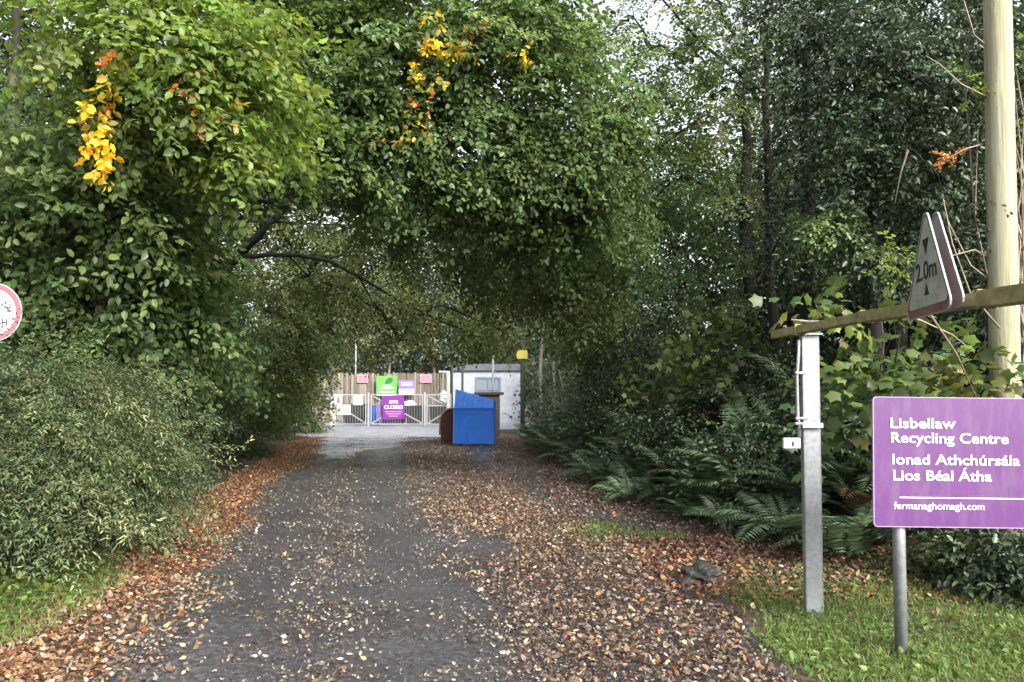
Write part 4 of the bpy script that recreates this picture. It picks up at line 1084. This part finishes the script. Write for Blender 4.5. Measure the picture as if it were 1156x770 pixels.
# triangles: 0.6 m plates hung on both sides of the beam, facing sideways
def tri_outline(s, r=.045, n=5):
    h = s * math.sqrt(3) / 2
    cs = [(-s / 2, 0), (s / 2, 0), (0, h)]
    cen = (0, h / 3)
    pts = []
    for i, (x, z) in enumerate(cs):
        d = (cen[0] - x, cen[1] - z); L = math.hypot(*d); d = (d[0] / L, d[1] / L)
        c = (x + d[0] * 2 * r, z + d[1] * 2 * r)
        a0 = [150, 270, 30][i]
        for k in range(n):
            a = math.radians(a0 + 120 * k / (n - 1))
            pts.append((c[0] + r * math.cos(a), c[1] + r * math.sin(a)))
    return pts
def triangle_sign(label, near_px, far_px, py_base, Dn, Df, texted):
    A_, B_ = at(far_px, py_base, Df), at(near_px, py_base + 1.0, Dn)
    mid = (A_ + B_) / 2
    dx = (B_ - A_); dx.z = 0
    ang = math.atan2(dx.y, dx.x)
    root = empty('warning_triangle', mid, label, 'sign', 'height limit triangles on the barrier', rz=ang)
    s = .665
    back = MB().prism(tri_outline(s), Matrix.Identity(4), .004).build('plate', M['greypole'] if not texted else M['signred'], root, world=False)
    if texted:
        f = MB().prism([(x * .86, .046 + (z) * .86) for x, z in tri_outline(s, .03)], Matrix.Translation((0, -.0025, 0)), .002).build('face', M['signwhite'], back, world=False)
        put_text('2.0m', .135, M['black'], back, (0, -.0042, .19), bold=.002, align='CENTER', fit=.29, extrude=.0005)
        for pts in ([(-.045, .40), (.045, .40), (0, .315)], [(-.035, .105), (.035, .105), (0, .165)]):
            MB().prism(pts, Matrix.Translation((0, -.0045, 0)), .0015).build('arrow_mark', M['black'], back, world=False)
    rim = MB(); ou = tri_outline(s + .012); inn = tri_outline(s - .006)
    n = len(ou)
    ou = [(x, z - .004) for x, z in ou]
    vs_ = [Vector((x, yy_, z)) for yy_ in (-.004, .0055) for x, z in ou] + [Vector((x, yy_, z)) for yy_ in (-.004, .0055) for x, z in inn]
    fs = []
    for i in range(n):
        j = (i + 1) % n
        fs += [(i, j, n + j, n + i), (i, 2 * n + i, 2 * n + j, j), (n + i, n + j, 3 * n + j, 3 * n + i), (2 * n + i, 3 * n + i, 3 * n + j, 2 * n + j)]
    rim.add(vs_, fs).build('rim', M['greypole'], root, world=False)
    return root
triangle_sign('red-bordered 2.0m height limit triangle on the near side of the green beam', 1071, 1027, 355, 3.68, 4.22, True)
triangle_sign('grey back of the second triangle plate on the far side of the green beam', 1085, 1037, 352, 3.76, 4.30, False)
# dead twig lying on the end of the beam
tw = MB().tube([at(893, 361, 5.6), at(905, 362.5, 5.58), at(915, 363.5, 5.5), at(928, 362.5, 5.4)], [.007, .011, .010, .005], 7)
tag(tw.build('dead_twig', M['bark_pale'], None, smooth=True), 'pale dead twig lying on the left end of the barrier beam', 'twig')

# telegraph pole
TD = 6.8
pa, pb_ = at(1139, 640, TD), at(1126, 0, TD)
ax = (pb_ - pa).normalized()
g = float(height(pa.x, pa.y))
bot = pa - ax * .4; top_ = pb_ + ax * 3.2
root = empty('telegraph_pole', (pa.x, pa.y, g), 'tall weathered wooden telegraph pole behind the purple sign', 'pole')
MB().tube([bot, bot.lerp(top_, .25), bot.lerp(top_, .5), bot.lerp(top_, .75), top_], [.126, .122, .117, .112, .105], 20).build('shaft', M['polewood'], root, smooth=True)
# bare vine stems at the right edge
root = empty('creeper', (at(1152, 500, 7.4).x, 7.4, float(height(at(1152, 500, 7.4).x, 7.4))), 'brown creeper stems tangled beside the telegraph pole', 'climber')
vine = MB()
RV = np.random.RandomState(5)
for k in range(26):
    p0 = (1148 + RV.uniform(-8, 22), RV.uniform(380, 470), 7.3 + RV.uniform(-.3, .4))
    pts = [p0]
    x_, y_ = p0[0], p0[1]
    for q in range(6):
        x_ += RV.uniform(-14, 10); y_ -= RV.uniform(30, 75)
        pts.append((x_, y_, p0[2] + RV.uniform(-.2, .2)))
    vine.tube([at(*q) for q in pts], list(np.linspace(RV.uniform(.006, .022), .003, 7)), 6)
for pts in ([(1140, 305, 6.9), (1100, 282, 6.8), (1070, 290, 6.7), (1060, 268, 6.7)], [(1120, 160, 6.9), (1090, 168, 6.8), (1065, 182, 6.8)], [(1135, 330, 6.9), (1096, 300, 6.8), (1070, 250, 6.8), (1064, 220, 6.8)],
            [(1115, 110, 6.8), (1085, 95, 6.8), (1060, 72, 6.8), (1045, 63, 6.8)], [(1125, 60, 6.8), (1100, 40, 6.8), (1085, -10, 6.8)], [(1025, 170, 7.5), (1017, 195, 7.5), (1010, 230, 7.5)],
            [(1135, 445, 6.6), (1140, 425, 6.5), (1156, 415, 6.4)], [(1050, 355, 5.2), (1080, 400, 5.6), (1105, 455, 5.9)], [(1128, 370, 6.5), (1095, 330, 6.4), (1075, 275, 6.4), (1066, 230, 6.4)], [(1000, 350, 6.0), (1040, 362, 6.0), (1075, 378, 6.0), (1100, 398, 6.1)]):
    vine.tube([at(*q) for q in pts], list(np.linspace(.009, .004, len(pts))), 6)
vine.build('stems', mat('dry_creeper_stem', (.26, .21, .16), .85, base2=(.14, .11, .08), scale=9), root, smooth=True)

# round sign at the left edge
RD = 7.7
c = at(-8.6, 352.5, RD)
root = empty('round_sign', (c.x, RD, float(height(c.x, RD))), 'round white sign with a pink-red ring at the left edge', 'sign')
R0 = 33.6 * RD / F
def disc(r, dy, th, m, name, par, n=40):
    out = [(r * math.cos(2 * math.pi * k / n), r * math.sin(2 * math.pi * k / n)) for k in range(n)]
    return MB().prism(out, Matrix.Translation((c.x, RD + dy, c.z)), th).build(name, m, par if par is root else par, world=(par is root))
pltt = disc(R0, 0, .004, M['white'], 'plate', root)
ring = MB(); n = 48
vs_ = []
for r, yv in ((R0 * .97, -.003), (R0 * .80, -.003), (R0 * .97, .001), (R0 * .80, .001)):
    vs_ += [Vector((c.x + r * math.cos(2 * math.pi * k / n), RD + yv, c.z + r * math.sin(2 * math.pi * k / n))) for k in range(n)]
fs = []
for i in range(n):
    j = (i + 1) % n
    fs += [(i, j, n + j, n + i), (i, 2 * n + i, 2 * n + j, j), (n + i, n + j, 3 * n + j, 3 * n + i)]
ring.add(vs_, fs).build('red_ring', M['ringred'], pltt, world=False)
tx = put_text('H', .10, M['black'], pltt, (at(1.5, 367.5, RD).x, RD - .004, at(1, 367.5, RD).z), bold=.001, fit=.055, extrude=.0006)
sq = MB()
RQ = np.random.RandomState(3)
for k in range(9):
    q = at(1 + 1.5 * k, 340 + 1.2 * k + (k % 2) * 4, RD)
    e_ = at(1 + 1.5 * (k + 1), 340 + 1.2 * (k + 1) + ((k + 1) % 2) * 4, RD)
    q.y = e_.y = RD - .005
    sq.bar(q, e_, .013, .002)
sq.build('faded_drawing', M['drawing'], pltt, world=False)
MB().tube([(c.x - .02, RD + .045, float(height(c.x, RD)) - .1), (c.x - .02, RD + .045, c.z + R0 * .8)], .035, 14).build('pole', M['galv'], root, smooth=True)

# ------------------------------------------------------------------ containers by the lane
# blue bank: box with a hopper top that slopes back and down to the right
bl = ground_at(512, 503.5); br = ground_at(557, 503.5)
BD = bl.y
root = empty('recycling_bank', ((bl.x + br.x) / 2, BD, 0), 'bright blue steel recycling bank with a sloping hopper top beside the lane', 'container', rz=math.radians(-3))
bw = br.x - bl.x
h1 = at(530, 461, BD).z; hL = at(514, 439.5, BD + .35).z; hR = at(557, 451.5, BD + .35).z
dp = 1.15
x0, x1 = -bw / 2, bw / 2
bb = MB()
bb.add([(x0, 0, .06), (x1, 0, .06), (x1, dp, .06), (x0, dp, .06), (x0, 0, h1), (x1, 0, h1), (x1, dp, h1), (x0, dp, h1)],
       [(0, 1, 5, 4), (1, 2, 6, 5), (2, 3, 7, 6), (3, 0, 4, 7), (0, 3, 2, 1), (4, 5, 6, 7)])
bb.build('body', M['blue'], root, bevel=.012, world=False)
hp = MB()
e = .012
nseg = 8
tops = []
for k in range(nseg + 1):
    t = k / nseg
    zt_ = hL + (hR - hL) * t + (.0 if k in (0, nseg) else [.0, .0, .0, .0, .028, -.012, .018, .0][k % 8])
    tops.append((x0 + e + (x1 - x0 - 2 * e) * t, .36, zt_))
front = [(p[0], e, h1 + .004) for p in tops]
backp = [(p[0], dp - e, p[2] - .05) for p in tops]
backb = [(p[0], dp - e, h1 + .004) for p in tops]
m_ = nseg + 1
vs_ = front + tops + backp + backb
fs = []
for i in range(nseg):
    fs += [(i, i + 1, m_ + i + 1, m_ + i), (m_ + i, m_ + i + 1, 2 * m_ + i + 1, 2 * m_ + i), (2 * m_ + i, 2 * m_ + i + 1, 3 * m_ + i + 1, 3 * m_ + i)]
fs += [(0, m_, 2 * m_, 3 * m_), (m_ - 1, 3 * m_ + m_ - 1, 2 * m_ + m_ - 1, m_ + m_ - 1)]
hp.add(vs_, fs).build('hopper_top', M['blue'], root, world=False)
MB().box((0, -.012, h1), (bw, .02, .03)).build('front_rail', M['blue'], root, bevel=.003, world=False)
sk = MB()
for xx in (x0 + .12, x1 - .12): sk.box((xx, dp / 2, .03), (.1, dp, .06))
sk.build('skids', M['darklid'], root, world=False)
for xx in (x0 - .012, x1 + .012):
    MB().box((xx, .03, h1 / 2 + .05), (.022, .06, h1 - .06)).build('corner_post', M['greypole'] if xx < 0 else M['blue'], root, bevel=.003, world=False)

# maroon bank, rounded shoulder, with a tan rim
g0 = ground_at(497, 500)
MD = 26.3
xl_, xr_ = at(497, 480, MD).x, at(517, 480, MD).x
root = empty('bottle_bank', ((xl_ + xr_) / 2, MD, 0), 'maroon bottle bank with rounded shoulder and tan rim behind the blue one', 'container')
hw = (xr_ - xl_) / 2
zt = at(505, 461.5, MD).z
out = [(-hw * .92, .03), (hw, .03), (hw, zt)]
for k in range(7):
    a = math.radians(90 + 15 * k)
    out.append((-hw + .38 + .38 * math.cos(a), zt - .5 + .5 * math.sin(a)))
MB().prism(out, Matrix.Identity(4), 1.1).build('body', M['maroon'], root, bevel=.02, world=False)
rimp = [(hw, -.02, zt + .03), (-hw + .38, -.02, zt + .02)] + [(-hw + .38 + .40 * math.cos(math.radians(90 + 15 * k)), -.02, zt - .5 + .52 * math.sin(math.radians(90 + 15 * k))) for k in range(1, 7)] + [(-hw - .01, -.02, zt - .9)]
MB().tube(rimp, .028, 8).build('rim', M['rim'], root, smooth=True, world=False)

# brown timber cabinet behind
CD = 28.5
xl_, xr_ = at(540, 470, CD).x, at(564, 470, CD).x
zt = at(560, 446, CD).z
root = empty('storage_cabinet', ((xl_ + xr_) / 2, CD, 0), 'brown timber cabinet with a dark flat lid behind the blue bank', 'cabinet')
MB().box((0, .4, zt / 2), (xr_ - xl_, .8, zt)).build('body', M['brownbox'], root, bevel=.01, world=False)
MB().box((0, .4, zt + .055), (xr_ - xl_ + .30, .95, .11)).build('lid', M['darklid'], root, bevel=.01, world=False)

# ------------------------------------------------------------------ gate, fence, cabin
GD = 41.5
def gx_(px): return at(px, 465, GD).x
gz = lambda py: at(430, py, GD).z
GT, GB = gz(445), .10
def gate_leaf(label, p0, p1, diags, mid=None, bars=None):
    xa, xb = gx_(p0), gx_(p1)
    root = empty('metal_gate', ((xa + xb) / 2, GD, 0), label, 'gate', 'gate leaves across the lane end')
    q = MB(); t = .055
    q.bar((xa, GD, GB), (xa, GD, GT), t); q.bar((xb, GD, GB), (xb, GD, GT), t)
    q.bar((xa + t / 2, GD, GT - t / 2), (xb - t / 2, GD, GT - t / 2), t * .9); q.bar((xa + t / 2, GD, GB + t / 2), (xb - t / 2, GD, GB + t / 2), t * .9)
    q.build('frame', M['gate'], root)
    for (u0, v0, u1, v1) in diags:
        MB().bar((xa + (xb - xa) * u0, GD + .06, GB + (GT - GB) * v0), (xa + (xb - xa) * u1, GD + .06, GB + (GT - GB) * v1), .07, .03).build('brace', M['gate'], root)
    if mid: MB().bar((xa + t / 2, GD, GB + (GT - GB) * mid), (xb - t / 2, GD, GB + (GT - GB) * mid), .07).build('mid_rail', M['gate'], root)
    q = MB(); n = int((xb - xa) / .14)
    for k in range(1, n):
        xx = xa + (xb - xa) * k / n
        q.bar((xx, GD - .005, GB + t), (xx, GD - .005, GT - t), .011)
    q.build('infill_bars', M['gate'], root)
gate_leaf('left gate leaf with white boards hung on it', 363, 413, [(0.02, .95, .98, .05)])
gate_leaf('middle gate leaf with the violet closed board on it', 419, 477, [(.02, .95, .98, .05), (.02, .05, .5, .5)])
gate_leaf('narrow right gate leaf beside the maroon bottle bank', 482, 509, [(.02, .95, .98, .55), (.02, .03, .98, .5)], .62)
for px, lab in ((361, 'left hanging post of the metal gate, beside the pale bush'), (416, 'steel gate post between the two wide leaves'), (479.6, 'steel gate post right of the violet board')):
    t = MB().box((0, 0, (GT + .1) / 2 - .05), (.10, .10, GT + .2))
    o = t.build('gate_post', M['gate'], None, bevel=.006); o.location = (gx_(px), GD, 0)
    tag(o, lab, 'post', 'posts of the gate')

def board(name, label, px0, py0, px1, py1, D, m, group=None, tilt=0.0, th=.012, cat='sign'):
    a, b = at(px0, py0, D), at(px1, py1, D)
    c_ = (a + b) / 2; c_.y = D
    root = empty(name, c_, label, cat, group)
    w_, h_ = b.x - a.x, a.z - b.z
    o = MB().prism(rounded_rect(w_, h_, min(.02, w_ / 8), 3), Matrix.Rotation(tilt, 4, 'Y'), th).build('board', m, root, world=False)
    return root, o, w_, h_
GS = GD - .12
# white boards on the left leaf
board('notice_board', 'tall narrow white board on the left gate leaf', 373, 444.5, 379, 480.5, GS, M['white'])
r, o, w_, h_ = board('notice_board', 'white notice with a dark picture at the top of the left gate leaf', 379.5, 444.8, 386.5, 456, GS, M['white'])
MB().prism([(-.07, -.22), (.09, -.22), (.06, .02), (.0, .20), (-.05, .02)], Matrix.Translation((-.05, -.004, 0)), .003).build('dark_picture', M['winframe'], o, world=False)
r, o, w_, h_ = board('notice_board', 'wide white notice with faint print across the left gate leaf', 380, 456.6, 396, 468.5, GS - .02, M['white'])
for k in range(4): MB().box((0, -.003, .18 - .11 * k), (w_ * .75, .003, .022)).build('print_line', M['greypole'], o, world=False)
board('notice_board', 'small white board near the right end of the left gate leaf', 398.5, 446, 409.5, 457.5, GS, M['white'])
r, o, w_, h_ = board('hazard_notice', 'pale pink notice low at the left gate post', 362, 461, 368.5, 472, GS, M['pink'])
MB().box((0, -.003, .08), (w_ * .5, .003, .06)).build('print', M['white'], o, world=False)
# violet closed board
r, o, w_, h_ = board('closed_sign', 'violet board reading SITE CLOSED wired to the middle gate leaf', 432, 446.5, 456.5, 473.5, GS, M['purple2'], tilt=math.radians(-2.5))
put_text('SITE', .22, M['letter'], o, (0, -.004, .22), bold=.005, align='CENTER', fit=.48)
put_text('CLOSED', .27, M['letter'], o, (0, -.004, -.07), bold=.006, align='CENTER', fit=1.02)
for k, ww in enumerate((.95, .8, .5)): MB().box((0, -.003, -.23 - .12 * k), (ww, .003, .055)).build('print_line', M['pink'], o, world=False)
board('violet_board', 'narrow violet board half hidden left of the closed board', 425.5, 457, 432.5, 476, GS + .25, M['purple3'])
# board fence behind
FD = 46.5
xa, xb = at(352, 430, FD).x, at(509, 430, FD).x
root = empty('board_fence', ((xa + xb) / 2, FD, 0), 'tall fence of weathered upright boards behind the gate', 'fence')
ft = at(430, 421, FD).z
RB = np.random.RandomState(11)
xx = xa; boards = MB(); boards2 = MB()
while xx < xb:
    ww = RB.uniform(.12, .19)
    (boards if RB.rand() < .62 else boards2).box((xx + ww / 2, FD + RB.uniform(-.015, .015), (ft + RB.uniform(-.10, .06)) / 2), (ww - .02, .022, ft + RB.uniform(-.08, .04)))
    xx += ww + (0 if RB.rand() < .8 else .03)
boards.build('board_panel', M['board'], root)
boards2.build('board_panel', mat('pale_fence_boards', (.27, .235, .19), .85, base2=(.15, .125, .10), scale=3, stretch=(9, 9, .35)), root)
q = MB()
for z_ in (.5, ft * .55, ft - .35): q.bar((xa, FD + .06, z_), (xb, FD + .06, z_), .08, .05)
q.build('rails', M['board'], root)
FS = FD - .1
for (p0, p1, lab) in ((403, 415.5, 'pale pink warning notice on the fence, left of the green sign'), (474, 487, 'pale pink warning notice on the fence, right of the violet and white sign')):
    r, o, w_, h_ = board('warning_notice', lab, p0, 422.8, p1, 432, FS, M['pink'], 'pink notices on the fence')
    for k in range(3):
        for s_ in (-1, 1): MB().box((s_ * w_ * .23, -.003, .13 - .13 * k), (w_ * .3, .003, .04)).build('print_line', M['pinktext'], o, world=False)
r, o, w_, h_ = board('green_sign', 'bright green sign with white print and a dark tree picture', 425, 424.5, 448, 447, FS - .3, M['green'])
MB().prism([(-.22, -.02), (-.15, .22), (.0, .36), (.2, .40), (.30, .24), (.18, .05)], Matrix.Translation((.1, -.004, .12)), .003).build('tree_picture', M['darkgreen'], o, world=False)
for k, (zz_, ww) in enumerate(((.02, .5), (-.14, .8), (-.36, .95))): MB().box((0, -.003, zz_), (ww, .003, .07)).build('print_line', M['letter'], o, world=False)
MB().box((0, -.003, -h_ / 2 + .06), (w_ * .98, .003, .09)).build('white_footer', M['white'], o, world=False)
r, o, w_, h_ = board('violet_sign', 'dull violet sign with a white lower half, right of the green sign', 450, 429, 468, 446, FS - .3, M['purple3'])
MB().box((0, -.003, -h_ * .27), (w_ * .96, .003, h_ * .36)).build('white_panel', M['white'], o, world=False)
for k in range(2): MB().box((.0, -.003, h_ * (.32 - .16 * k)), (w_ * .7, .003, .05)).build('print_line', M['letter'], o, world=False)
for px, lab in ((427, 'left upright'), ):
    pass
# things behind the gate: dark skips, blue wheelie bin, pale bags
def skip_bin(label, p0, p1, py, D, m=None):
    xa_, xb_ = at(p0, 470, D).x, at(p1, 470, D).x
    zt_ = at(p0, py, D).z
    root = empty('skip', ((xa_ + xb_) / 2, D, 0), label, 'skip', 'dark skips behind the gate')
    w_ = xb_ - xa_
    out = [(-w_ / 2 + .15, .05), (w_ / 2 - .15, .05), (w_ / 2, zt_), (-w_ / 2, zt_)]
    MB().prism(out, Matrix.Identity(4), 1.4).build('body', m or M['skip'], root, bevel=.01, world=False)
    MB().box((0, .7, zt_ + .025), (w_ + .08, 1.5, .06)).build('rim', M['skip'], root, world=False)
    q = MB()
    for k in range(1, 4): q.box((-w_ / 2 + w_ * k / 4, -.02, zt_ * .5), (.06, .05, zt_ * .85))
    q.build('ribs', M['skip'], root, world=False)
    return root
s1 = skip_bin('dark skip behind the left gate leaf, with orange marks', 386, 412, 457, 43.6)
for k, z_ in enumerate((.45, .95)): MB().box((.85, -.03, z_), (.10, .02, .28)).build('orange_mark', M['orange'], s1, world=False)
skip_bin('dark skip behind the right side of the middle gate leaf', 457, 479, 459, 43.6)
skip_bin('low dark skip behind the narrow gate leaf', 484, 506, 458, 43.8)
skip_bin('dark skip behind the violet closed board', 428, 456, 460, 44.0)
WD = 42.6
xw = at(421.5, 470, WD).x; ztw = at(421, 459, WD).z
root = empty('wheelie_bin', (xw, WD, 0), 'blue wheelie bin standing behind the gate', 'bin')
bw_ = at(427, 470, WD).x - at(416.5, 470, WD).x
q = MB().add([(-bw_ * .42, 0, .08), (bw_ * .42, 0, .08), (bw_ * .42, .5, .08), (-bw_ * .42, .5, .08), (-bw_ / 2, -.06, ztw), (bw_ / 2, -.06, ztw), (bw_ / 2, .56, ztw), (-bw_ / 2, .56, ztw)],
             [(0, 1, 5, 4), (1, 2, 6, 5), (2, 3, 7, 6), (3, 0, 4, 7), (0, 3, 2, 1), (4, 5, 6, 7)])
q.build('body', M['bluebin'], root, bevel=.02, world=False)
MB().box((0, .25, ztw + .05), (bw_ + .06, .72, .08)).build('lid', M['bluebin'], root, bevel=.02, world=False)
for s_ in (-1, 1): MB().tube([(s_ * bw_ * .36, .5, .1), (s_ * bw_ * .46, .5, .1)], .1, 14).build('wheel', M['black'], root, world=False)
def bag(label, px, py, D, rx, rz):
    c_ = at(px, py, D)
    bm = bmesh.new()
    bmesh.ops.create_icosphere(bm, subdivisions=3, radius=1)
    RG = np.random.RandomState(int(px))
    ph = RG.uniform(0, 6, 6)
    for v in bm.verts:
        p = v.co
        k = 1 + .12 * math.sin(4 * p.x + ph[0]) * math.sin(5 * p.y + ph[1]) + .08 * math.sin(9 * p.z + ph[2] + 3 * p.x)
        v.co = Vector((p.x * rx * k, p.y * .4 * k, max(p.z, -.75) * rz * k))
    me = bpy.data.meshes.new('rubbish_bag'); bm.to_mesh(me); bm.free()
    o = link('rubbish_bag', me, M['white']); o.location = c_
    return tag(o, label, 'bag', 'pale bags behind the gate')
bag('pale sack heaped on the skip right of the violet board', 462, 457.5, 44.2, .42, .28)
bag('white sack behind the narrow gate leaf', 501, 449, 44.3, .3, .4)

# cabin
KD = 46.0
xa, xb = at(511, 430, KD).x, at(592, 430, KD).x
wt = at(550, 418.5, KD).z; rt = at(550, 411, KD).z
root = empty('site_cabin', ((xa + xb) / 2, KD, 0), 'white site cabin with a grey flat roof and one window behind the blue bank', 'cabin')
w_ = xb - xa
MB().box((0, 1.5, wt / 2), (w_, 3.0, wt)).build('wall', M['cabin'], root, bevel=.01, world=False)
rx0 = at(534, 415, KD).x - (xa + xb) / 2
rf = MB().add([(-w_ / 2 - .08, -.15, wt + .004), (w_ / 2 + .08, -.15, wt + .004), (w_ / 2 + .08, 3.1, wt + .004), (-w_ / 2 - .08, 3.1, wt + .004),
               (rx0, -.15, rt), (w_ / 2 + .08, -.15, rt), (w_ / 2 + .08, 3.1, rt), (rx0, 3.1, rt), (-w_ / 2 - .08, -.15, wt + .12), (-w_ / 2 - .08, 3.1, wt + .12)],
              [(0, 1, 5, 4, 8), (1, 2, 6, 5), (2, 3, 9, 7, 6), (3, 0, 8, 9), (8, 4, 7, 9), (4, 5, 6, 7), (0, 3, 2, 1)])
rf.build('roof', M['roofgrey'], root, world=False)
wx0, wx1 = at(537, 430, KD).x - (xa + xb) / 2, at(565.5, 430, KD).x - (xa + xb) / 2
wz0, wz1 = at(550, 441, KD).z, at(550, 425.5, KD).z
q = MB(); t = .10
q.box(((wx0 + wx1) / 2, -.03, wz1 - t / 2), (wx1 - wx0, .07, t)); q.box(((wx0 + wx1) / 2, -.03, wz0 + t / 2), (wx1 - wx0, .07, t))
for f_ in (0, .52, 1):
    xx = wx0 + t / 2 + (wx1 - wx0 - t) * f_
    q.box((xx, -.032, (wz0 + wz1) / 2), (t, .066, wz1 - wz0 - 2 * t))
wf = q.build('window', M['winframe'], root, world=False)
MB().box(((wx0 + wx1) / 2, -.008, (wz0 + wz1) / 2), (wx1 - wx0 - .1, .012, wz1 - wz0 - .1)).build('pane', M['glass'], wf, world=False)

# posts around the cabin
def post(name, label, px, y0, y1, D, r, m, cat='post', square=False, arm=None):
    a, b = at(px, y1, D), at(px, y0, D)
    root = empty(name, (a.x, D, 0), label, cat)
    if square: MB().box((0, 0, b.z / 2 - .05), (2 * r, 2 * r, b.z + .1)).build('shaft', m, root, bevel=.005, world=False)
    else: MB().tube([(0, 0, -.1), (0, 0, b.z)], r, 12).build('shaft', m, root, smooth=True, world=False)
    return root, b
r, b = post('white_post', 'white post with a short arm at the right end of the gate', 506, 419, 462, 41.2, .085, M['white'], square=True)
MB().box((-.28, 0, b.z - .03), (.48, .09, .09)).build('arm', M['white'], r, world=False)
post('dark_post', 'thin dark post between the white gate post and the cabin', 510.5, 416, 460, 40.5, .05, M['darkpole'])
post('black_post', 'black post standing before the cabin, above the blue bank', 522, 413, 440, 36, .055, M['darkpole'])
post('grey_post', 'tall grey post before the cabin window', 556.5, 402, 447, 38, .06, M['greypole'])
r, b = post('sign_post', 'mossy dark post carrying the small yellow sign', 590, 380, 450, 33, .10, M['greenpole'])
r, o, w_, h_ = board('yellow_sign', 'small blank yellow sign on the mossy post', 583.5, 395.5, 595.5, 405, 33 - .13, M['yellow'])
post('thin_pole', 'thin grey pole rising above the fence by the left pink notice', 401.5, 384, 421, 47.2, .04, M['greypole'])

# stone at the foot of the bank, white scrap
bm = bmesh.new()
bmesh.ops.create_icosphere(bm, subdivisions=4, radius=1)
for v in bm.verts:
    p = v.co
    k = 1 + .22 * math.sin(3 * p.x + 1) * math.sin(2.5 * p.y) + .16 * math.sin(7 * p.z + 5 * p.x) + .10 * math.sin(13 * p.y + 11 * p.x) + .05 * math.sin(29 * p.x) * math.sin(31 * p.y + 17 * p.z)
    v.co = Vector((p.x * .17 * k, p.y * .15 * k, p.z * .10 * k))
me = bpy.data.meshes.new('stone'); bm.to_mesh(me); bm.free()
o = link('stone', me, M['stone'])
g = ground_at(788, 656); o.location = (g.x, g.y, .035)
tag(o, 'dark wet stone among the leaves at the edge of the parking strip', 'stone')

# dry pale stalks in the left corner
for k, (px, py, dx, h_) in enumerate(((96, 640, .10, .34), (118, 642, .16, .26), (128, 636, -.05, .22))):
    g = ground_at(px, py)
    z0 = float(height(g.x, g.y))
    t = MB().tube([(g.x, g.y, z0 - .02), (g.x + dx * .4, g.y, z0 + h_ * .55), (g.x + dx, g.y - .05, z0 + h_)], [.008, .006, .003], 6)
    tag(t.build('dry_stalk', mat('dry_stalk', (.42, .38, .25), .8) if k == 0 else bpy.data.materials['dry_stalk'], None, smooth=True), ['tallest pale dry stalk in the weeds of the left corner', 'pale dry stalk bent towards the lane in the left corner weeds', 'shortest pale dry stalk in the left corner weeds'][k], 'stalk', 'dry stalks in the left corner')
